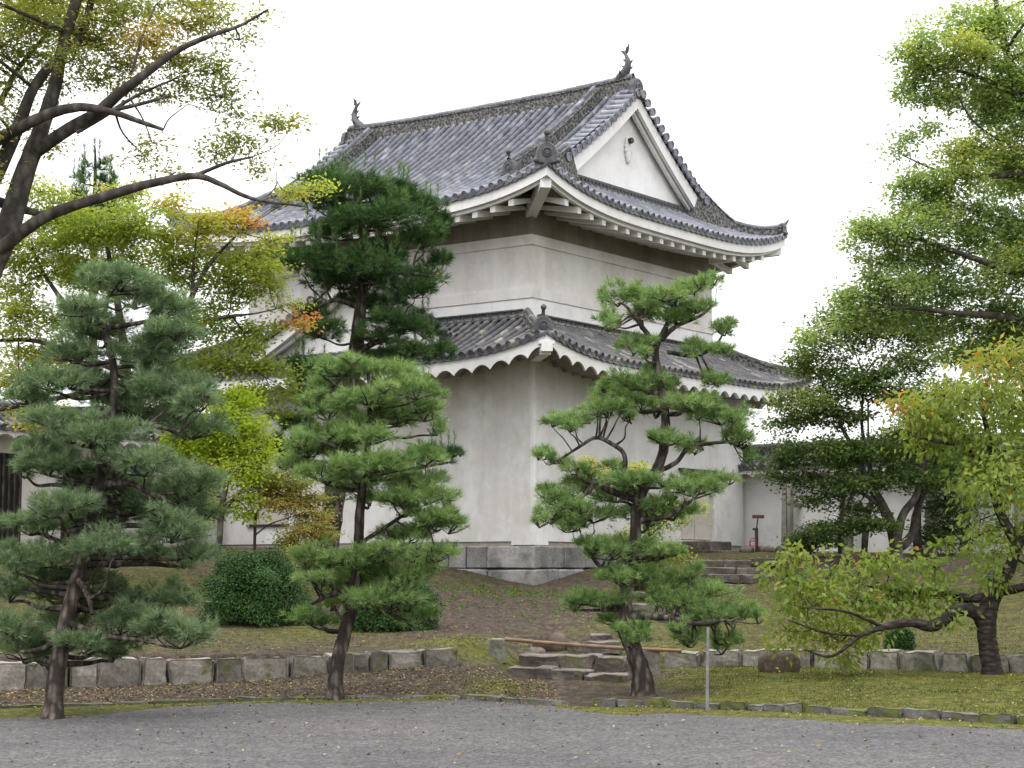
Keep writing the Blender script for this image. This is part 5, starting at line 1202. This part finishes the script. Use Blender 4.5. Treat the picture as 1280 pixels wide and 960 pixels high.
broadleaf('maple_tree', 'small maple turning orange above the clipped round shrub on the left', (318, 690, 36.5),
    [[(318, 690, 36.5, .035), (319, 655, 36.5, .03), (322, 640, 36.5, .026), (332, 618, 36.5, .02), (345, 605, 36.5, .012)], [(320, 652, 36.5, .022), (312, 625, 36.5, .018), (308, 600, 36.5, .01)], [(320, 668, 36.5, .018), (338, 655, 36.4, .014), (362, 647, 36.3, .01)], [(396, 712, 36.2, .03), (395, 690, 36.2, .024), (388, 672, 36.2, .018), (370, 655, 36.2, .012)], [(395, 692, 36.2, .018), (404, 680, 36.2, .012), (415, 668, 36.2, .008)]],
    [(355, 602, 36, 12, 0, .4), (340, 615, 22, 12, 0, .6), (375, 622, 28, 12, .1, .55), (352, 632, 26, 12, -.2, .75), (388, 645, 24, 12, 0, .65), (378, 662, 26, 12, -.2, .6), (405, 668, 22, 9, 0, .5), (330, 600, 20, 10, .2, .3), (395, 630, 18, 10, .3, .15), (365, 680, 22, 8, 0, .35)],
    M['leaf_orange'], leaf=.055, lw=.7, Y0=36.3, dens=1.1, spr=.22, lps=24, flat=.35, depthk=.8)
broadleaf('maple_tree', 'low yellow green maple half hidden behind the leaning pine by the turret door', (812, 715, 36.5),
    [[(812, 715, 36.5, .035), (812, 680, 36.5, .03), (806, 640, 36.5, .022), (790, 610, 36.5, .015), (760, 585, 36.5, .01)], [(812, 670, 36.5, .02), (835, 650, 36.5, .014), (860, 635, 36.5, .008)]],
    [(742, 578, 22, 10, 0, .7), (765, 598, 24, 10, 0, .55), (800, 585, 20, 10, 0, .6), (845, 640, 24, 12, 0, .45), (868, 634, 14, 8, 0, .5), (820, 650, 26, 14, 0, .4), (800, 672, 24, 12, 0, .35), (850, 655, 14, 8, 0, .4), (722, 600, 12, 8, 0, .6), (835, 692, 26, 14, 0, .3)],
    M['leaf_maple'], leaf=.07, lw=.7, Y0=36.5, dens=.8, spr=.26, lps=16, flat=.4)
broadleaf('maple_tree', 'dark green spreading maple with forked trunk in front of the right white wall', (1122, 694, 44),
    [[(1122, 694, 44, .17), (1116, 665, 44, .14), (1103, 632, 44, .12), (1085, 600, 44, .08), (1066, 560, 44, .06), (1045, 520, 44, .04), (1030, 480, 44, .02)], [(1120, 680, 44, .12), (1128, 645, 44, .10), (1145, 620, 44, .08), (1152, 590, 44, .06), (1165, 540, 44, .03)], [(1095, 610, 44, .05), (1078, 540, 44.2, .04), (1080, 470, 44.2, .02)],
     [(1103, 635, 44, .05), (1060, 605, 43.8, .04), (1010, 590, 43.6, .02)], [(1120, 690, 44.6, .12), (1140, 668, 44.8, .11), (1146, 640, 44.8, .10), (1160, 600, 44.8, .07), (1175, 560, 44.8, .03)], [(1086, 600, 44, .03), (1085, 500, 44, .02)]],
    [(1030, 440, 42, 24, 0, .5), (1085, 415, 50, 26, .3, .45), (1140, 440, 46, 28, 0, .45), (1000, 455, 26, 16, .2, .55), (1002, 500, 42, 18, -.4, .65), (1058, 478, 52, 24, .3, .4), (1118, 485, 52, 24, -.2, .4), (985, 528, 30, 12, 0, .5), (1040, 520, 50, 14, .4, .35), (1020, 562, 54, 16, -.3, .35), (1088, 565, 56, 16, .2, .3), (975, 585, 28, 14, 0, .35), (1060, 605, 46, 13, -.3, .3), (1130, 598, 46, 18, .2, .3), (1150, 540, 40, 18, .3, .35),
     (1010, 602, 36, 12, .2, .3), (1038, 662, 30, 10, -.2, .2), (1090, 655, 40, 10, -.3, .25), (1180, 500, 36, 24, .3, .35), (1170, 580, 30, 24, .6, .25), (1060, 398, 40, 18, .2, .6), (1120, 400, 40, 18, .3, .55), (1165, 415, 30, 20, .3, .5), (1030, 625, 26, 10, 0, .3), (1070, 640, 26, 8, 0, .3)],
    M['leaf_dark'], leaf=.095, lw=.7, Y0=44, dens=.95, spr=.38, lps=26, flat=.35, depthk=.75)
broadleaf('evergreen_tree', 'dark evergreen with twin trunks in the deep shade by the right wall', (1148, 694, 46.5),
    [[(1148, 694, 46.5, .12), (1146, 650, 46.5, .11), (1152, 600, 46.5, .08), (1160, 540, 46.5, .05)], [(1080, 694, 46.8, .09), (1084, 650, 46.8, .08), (1096, 600, 46.8, .05)], [(1050, 692, 46.8, .06), (1052, 640, 46.8, .05), (1060, 600, 46.8, .03)]],
    [(1180, 590, 36, 26, 0, .2), (1190, 635, 32, 30, 0, .15), (1180, 672, 30, 18, 0, .2), (1150, 560, 36, 20, .5, .2), (1205, 560, 30, 30, .4, .2), (1110, 560, 40, 16, .6, .2), (1050, 575, 30, 14, .6, .2), (1165, 520, 40, 20, .5, .25)],
    M['leaf_dark'], leaf=.10, lw=.55, Y0=46.5, dens=1.6, spr=.38, lps=26, flat=.7, depthk=.7)
broadleaf('shrub', 'low dark leafy bush beneath the dark maple near the hose post', (1012, 695, 46.3), [[(1012, 695, 46.3, .03), (1014, 680, 46.3, .02), (1016, 668, 46.3, .01)]],
    [(1010, 672, 22, 10, 0, .3), (1028, 660, 24, 8, .2, .3), (1000, 682, 18, 6, .1, .2), (1040, 676, 20, 8, .1, .2)], M['leaf_dark'], leaf=.08, Y0=46.3, dens=1.1, spr=.26, lps=22, cat='bush')
broadleaf('camphor_tree', 'tall light green broadleaf tree filling the upper right, its trunk beyond the frame', (1345, 720, 37),
    [[(1345, 720, 37, .38), (1340, 560, 37, .33), (1330, 440, 37, .28), (1318, 320, 37, .22), (1298, 200, 37, .16), (1272, 110, 37, .11), (1252, 40, 37, .07), (1240, -30, 37, .04)], [(1330, 440, 37, .14), (1270, 400, 36.8, .10), (1200, 392, 36.6, .06), (1130, 385, 36.5, .03), (1075, 390, 36.5, .015)],
     [(1320, 340, 37, .13), (1270, 340, 36.8, .09), (1210, 320, 36.6, .06), (1150, 300, 36.5, .03), (1095, 290, 36.5, .015)], [(1300, 210, 37, .10), (1250, 220, 36.8, .06), (1180, 215, 36.6, .03), (1130, 195, 36.5, .012)], [(1275, 120, 37, .07), (1220, 95, 36.8, .04), (1160, 80, 36.6, .02)], [(1330, 440, 37, .10), (1280, 470, 36.8, .06), (1220, 450, 36.8, .03)], [(1310, 280, 37, .08), (1255, 275, 37.3, .05), (1215, 262, 37.4, .03)], [(1255, 180, 37, .03), (1215, 150, 36.8, .02), (1190, 105, 36.7, .012)]],
    [(1152, 62, 34, 34, 0, .55), (1165, 90, 34, 30, .3, .5), (1145, 110, 24, 22, .2, .45), (1210, 35, 40, 34, .3, .55), (1212, 52, 22, 14, -.4, .85), (1262, 40, 44, 42, .4, .55), (1190, 85, 22, 14, .3, .7), (1190, 118, 34, 20, .2, .55), (1240, 105, 44, 30, .3, .5), (1225, 72, 30, 20, -.2, .6), (1275, 150, 36, 36, .2, .45), (1232, 140, 34, 16, .5, .5),
     (1118, 188, 12, 14, 0, .45), (1140, 172, 16, 9, 0, .45), (1165, 158, 16, 6, 0, .4), (1240, 192, 40, 26, .2, .6), (1210, 185, 32, 24, 0, .75), (1270, 215, 36, 30, .4, .45), (1165, 225, 38, 18, 0, .5), (1205, 225, 30, 20, -.2, .72), (1125, 232, 14, 8, 0, .45), (1150, 250, 34, 18, .3, .5), (1085, 280, 24, 18, 0, .55), (1108, 296, 40, 24, .2, .5), (1150, 282, 44, 24, -.2, .55), (1200, 262, 40, 24, .3, .5), (1240, 290, 46, 30, .2, .4),
     (1280, 280, 30, 34, .3, .45), (1068, 312, 14, 12, 0, .45), (1160, 320, 44, 16, .4, .42), (1275, 320, 26, 22, -.3, .75), (1055, 378, 22, 14, 0, .5), (1082, 372, 30, 20, .2, .5), (1130, 358, 46, 24, 0, .48), (1190, 352, 44, 28, .3, .4), (1250, 360, 44, 30, .1, .4), (1110, 395, 40, 16, .3, .4), (1170, 400, 44, 22, .5, .35), (1240, 410, 46, 26, .5, .32), (1282, 400, 30, 30, .3, .35), (1215, 440, 44, 16, .7, .32), (1060, 400, 24, 10, 0, .45), (1010, 418, 14, 8, .4, .5), (1270, 450, 30, 24, .6, .35), (1280, 90, 20, 30, 0, .5), (1115, 330, 30, 10, .2, .45), (1100, 345, 20, 8, 0, .45)] + [(1345 + 45 * (k % 3), 20 + 60 * (k // 3), 50, 34, [-1.4, 1.8, .2][k % 3], .5) for k in range(21)] + [(1270, 120 + 100 * k, 50, 28, 2.6, .42) for k in range(4)],
    M['leaf_camphor'], leaf=.095, lw=.6, Y0=36.8, dens=.88, spr=.30, lps=24, flat=.6, depthk=.8, tsd=.16)
broadleaf('cherry_tree', 'gnarled dark cherry with low sweeping limbs and yellow green leaves at the right', (1241, 862, 25.6),
    [[(1241, 862, 25.6, .17), (1239, 830, 25.6, .14), (1233, 790, 25.6, .135), (1236, 760, 25.6, .13), (1246, 735, 25.6, .12), (1262, 710, 25.7, .085), (1268, 680, 25.7, .075), (1250, 640, 25.7, .07), (1240, 600, 25.7, .06), (1238, 560, 25.7, .045), (1225, 500, 25.7, .025)],
     [(1234, 795, 25.6, .11), (1222, 768, 25.5, .095), (1198, 762, 25.4, .09), (1176, 778, 25.3, .085), (1160, 783, 25.2, .075), (1140, 778, 25.1, .065), (1105, 784, 25, .045), (1075, 795, 24.9, .03), (1040, 820, 24.8, .02), (1005, 812, 24.7, .01)],
     [(1244, 745, 25.6, .09), (1215, 748, 25.7, .06), (1180, 742, 25.8, .05), (1140, 740, 25.9, .04), (1100, 736, 26, .02), (1070, 728, 26, .01)], [(1248, 738, 25.6, .08), (1275, 735, 25.4, .06), (1310, 722, 25.2, .04)], [(1265, 700, 25.7, .06), (1285, 650, 25.8, .05), (1290, 560, 25.9, .03), (1275, 470, 26, .015)],
     [(1240, 590, 25.7, .04), (1205, 560, 25.6, .03), (1170, 552, 25.5, .02), (1140, 545, 25.4, .01)], [(1105, 784, 25, .03), (1060, 765, 24.9, .02), (1010, 760, 24.8, .01)], [(1075, 795, 24.9, .02), (1030, 790, 24.8, .015), (985, 775, 24.7, .008)], [(1234, 775, 25.6, .06), (1205, 752, 25.8, .04), (1170, 735, 26, .02)]],
    [(985, 725, 34, 22, 0, .45), (1040, 715, 36, 20, .2, .5), (1010, 760, 44, 24, -.2, .5), (1070, 750, 40, 24, .1, .45), (1110, 745, 36, 24, .3, .4), (1040, 795, 40, 16, -.1, .62), (985, 790, 24, 14, 0, .6), (1080, 790, 26, 12, 0, .55), (1150, 740, 30, 22, .2, .38), (1190, 745, 26, 20, .2, .4), (1080, 700, 26, 10, .3, .55), (1110, 705, 24, 8, .2, .5), (1170, 710, 30, 12, .5, .4),
     (1000, 690, 12, 8, 0, .55), (1060, 822, 20, 6, 0, .6), (1230, 720, 24, 14, -.3, .4), (1190, 770, 12, 8, -.3, .4),
     (1150, 520, 34, 20, 0, .55), (1185, 500, 40, 24, .2, .6), (1240, 460, 44, 26, 0, .75), (1275, 440, 26, 24, .2, .7), (1225, 500, 40, 22, -.3, .5), (1265, 510, 34, 26, .2, .45), (1200, 545, 44, 22, .2, .45), (1245, 560, 40, 24, -.1, .42), (1160, 545, 30, 12, .3, .5), (1130, 505, 16, 12, 0, .75), (1225, 600, 34, 24, .3, .4), (1270, 610, 26, 26, .3, .4), (1225, 650, 24, 22, .2, .38), (1200, 680, 22, 14, .3, .4), (1272, 660, 18, 20, .3, .38), (1280, 560, 20, 20, 0, .45), (1245, 690, 16, 12, -.2, .4)] + [(1310 + 40 * (k % 2), 470 + 60 * (k // 2), 38, 28, [.4, -.5][k % 2], .48) for k in range(10)] + [(1245, 520, 44, 30, 1.2, .45), (1255, 600, 44, 30, -1.0, .45)],
    M['leaf_cherry'], leaf=.11, lw=.47, Y0=25.5, dens=.66, spr=.24, lps=8.5, flat=.7, droop=.9, depthk=.8, bark='cherry_bark', cat='cherry tree', twig=.004, tsd=.13)
# shrubs
p = at(318, 765, 31.5); shrub('azalea_shrub', 'large dark green clipped dome shrub behind the left stone wall', p, (.94, .85, .93), M['leaf_shrub'], .045, 1.0, .10)
p = at(490, 790, 30.5); shrub('azalea_shrub', 'dark clipped shrub half hidden behind the slender pine', p, (.80, .75, .72), M['leaf_shrub'], .04, 1.0, .06)
p = at(1125, 832, 27.6); shrub('box_shrub', 'small clipped ball shrub on the right mossy slope beside the cherry', p, (.24, .24, .27), M['leaf_shrub'], .028, 1.2, .03, lift=.10)
broadleaf('maple_tree', 'green leafed shrub layer of yellowing leaves right of the clipped dome shrub', (400, 735, 33), [[(400, 735, 33, .03), (402, 710, 33, .02), (404, 690, 33, .012)]],
    [(398, 705, 30, 14, 0, .3), (380, 690, 22, 10, .2, .35), (420, 735, 26, 14, 0, .2)], M['leaf_orange'], leaf=.05, Y0=33, dens=1.0, spr=.22, lps=20, cat='shrub')

# ------------------------------------------------------------------ ground cover
def scatter(n, fn, keep):
    P = []
    while len(P) < n:
        x, y = fn()
        if keep(x, y): P.append((x, y))
    P = np.array(P); z = ground(P[:, 0], P[:, 1]); return np.column_stack([P, z])
def fallen(n, fn, keep, name, label, size, flatz=None):
    P = scatter(n, fn, keep)
    if flatz is not None: P[:, 2] = flatz
    P[:, 2] += rng.uniform(.008, .02, n); nr = unit(np.array([0, 0, 1.]) + rng.normal(0, .3, (n, 3))); ax = rdir(n)
    o = leaf_object(name, blades(P, nr, ax, size, size * .6, None), rng.uniform(0, 1, n), M['litter'], None, 4); tag(o, label, 'leaves', kind='stuff'); return o
U = rng.uniform
fallen(6500, lambda: (U(-9, .6), U(21.5, 28)), lambda x, y: kerbY(x) + .1 < y < lineY(x) - .2, 'fallen_leaves', 'dry fallen leaves scattered on the brown strip below the left stone wall', .042)
fallen(6500, lambda: (U(-11, 12), U(25, 42)), lambda x, y: y > lineY(x) + .3, 'fallen_leaves', 'sparse fallen leaves lying over the mound slopes', .045)
fallen(900, lambda: (U(-7, 7), U(14.5, 23.5)), lambda x, y: y < kerbY(x) - .1, 'fallen_leaves', 'a few yellow leaves fallen on the grey gravel', .045, 0)
fallen(1500, lambda: (U(2, 11), U(19, 28.4)), lambda x, y: kerbY(x) + .1 < y < lineY(x) - .2, 'fallen_leaves', 'thin sprinkle of leaves on the green bank at the right front', .045)
def grass(n, fn, keep, name, label, h, wd):
    P = scatter(n, fn, keep); m = mossf(P[:, 0], P[:, 1]); k = rng.random(n) < np.clip(m * 1.3 - .15, .02, 1); P = P[k]; n = len(P)
    d = unit(np.array([0, 0, 1.]) + rng.normal(0, .55, (n, 3))); s_ = unit(np.cross(d, rdir(n))) * wd / 2; L_ = h * U(.5, 1.3, (n, 1))
    V = np.stack([P - s_, P + s_, P + d * L_], 1); t = np.clip(rng.normal(.5, .2, n) + np.sin(P[:, 0] * 2.2 + np.sin(P[:, 1] * 3)) * np.sin(P[:, 1] * 2.3 + P[:, 0]) * .38, 0, 1)
    o = leaf_object(name, V, t, M['grass'], None, 3); tag(o, label, 'grass', kind='stuff')
grass(70000, lambda: (U(.8, 11), U(18.5, 28.6)), lambda x, y: kerbY(x) + .05 < y < lineY(x) - .1, 'moss_grass', 'short moss and grass covering the bank at the right front', .028, .010)
grass(90000, lambda: (U(-12, 13), U(25, 45)), lambda x, y: y > lineY(x) + .2, 'moss_grass', 'thin grass growing over the mound behind the stone walls', .04, .014)
grass(16000, lambda: (U(-9, .5), U(21.5, 28)), lambda x, y: kerbY(x) + .05 < y < lineY(x) - .1, 'moss_grass', 'sparse grass in the brown strip and before the steps', .03, .010)

def near_kerb():
    x = U(-7.5, 8); return x, float(kerbY(x)) - abs(rng.normal(0, .55)) - .05
fallen(1100, near_kerb, lambda x, y: True, 'fallen_leaves', 'small yellow leaves gathered on the gravel edge close to the kerb', .038, .02)
# small weeds growing on the bare mound
def weeds(n, fn, keep):
    C_ = scatter(n, fn, keep); m = 16; P = np.repeat(C_, m, 0); k = len(P)
    P = P + rng.normal(0, 1, (k, 3)) * np.array([.05, .05, 0]); ax = unit(rdir(k) * np.array([1, 1, .2]) + np.array([0, 0, .7])); P[:, 2] += U(0, .03, k)
    nr = unit(np.array([0, 0, 1.]) + rng.normal(0, .6, (k, 3))); t = np.clip(rng.normal(.55, .2, k), 0, 1)
    o = leaf_object('weeds', blades(P, nr, ax, .06, .028, t), t, M['leaf_shrub2'], None, 4); tag(o, 'small green weeds dotted over the brown slope below the turret corner', 'weeds', kind='stuff')
weeds(230, lambda: (rng.normal(.3, 2.2), rng.normal(39, 3.2)), lambda x, y: 30 < y < 43.5)
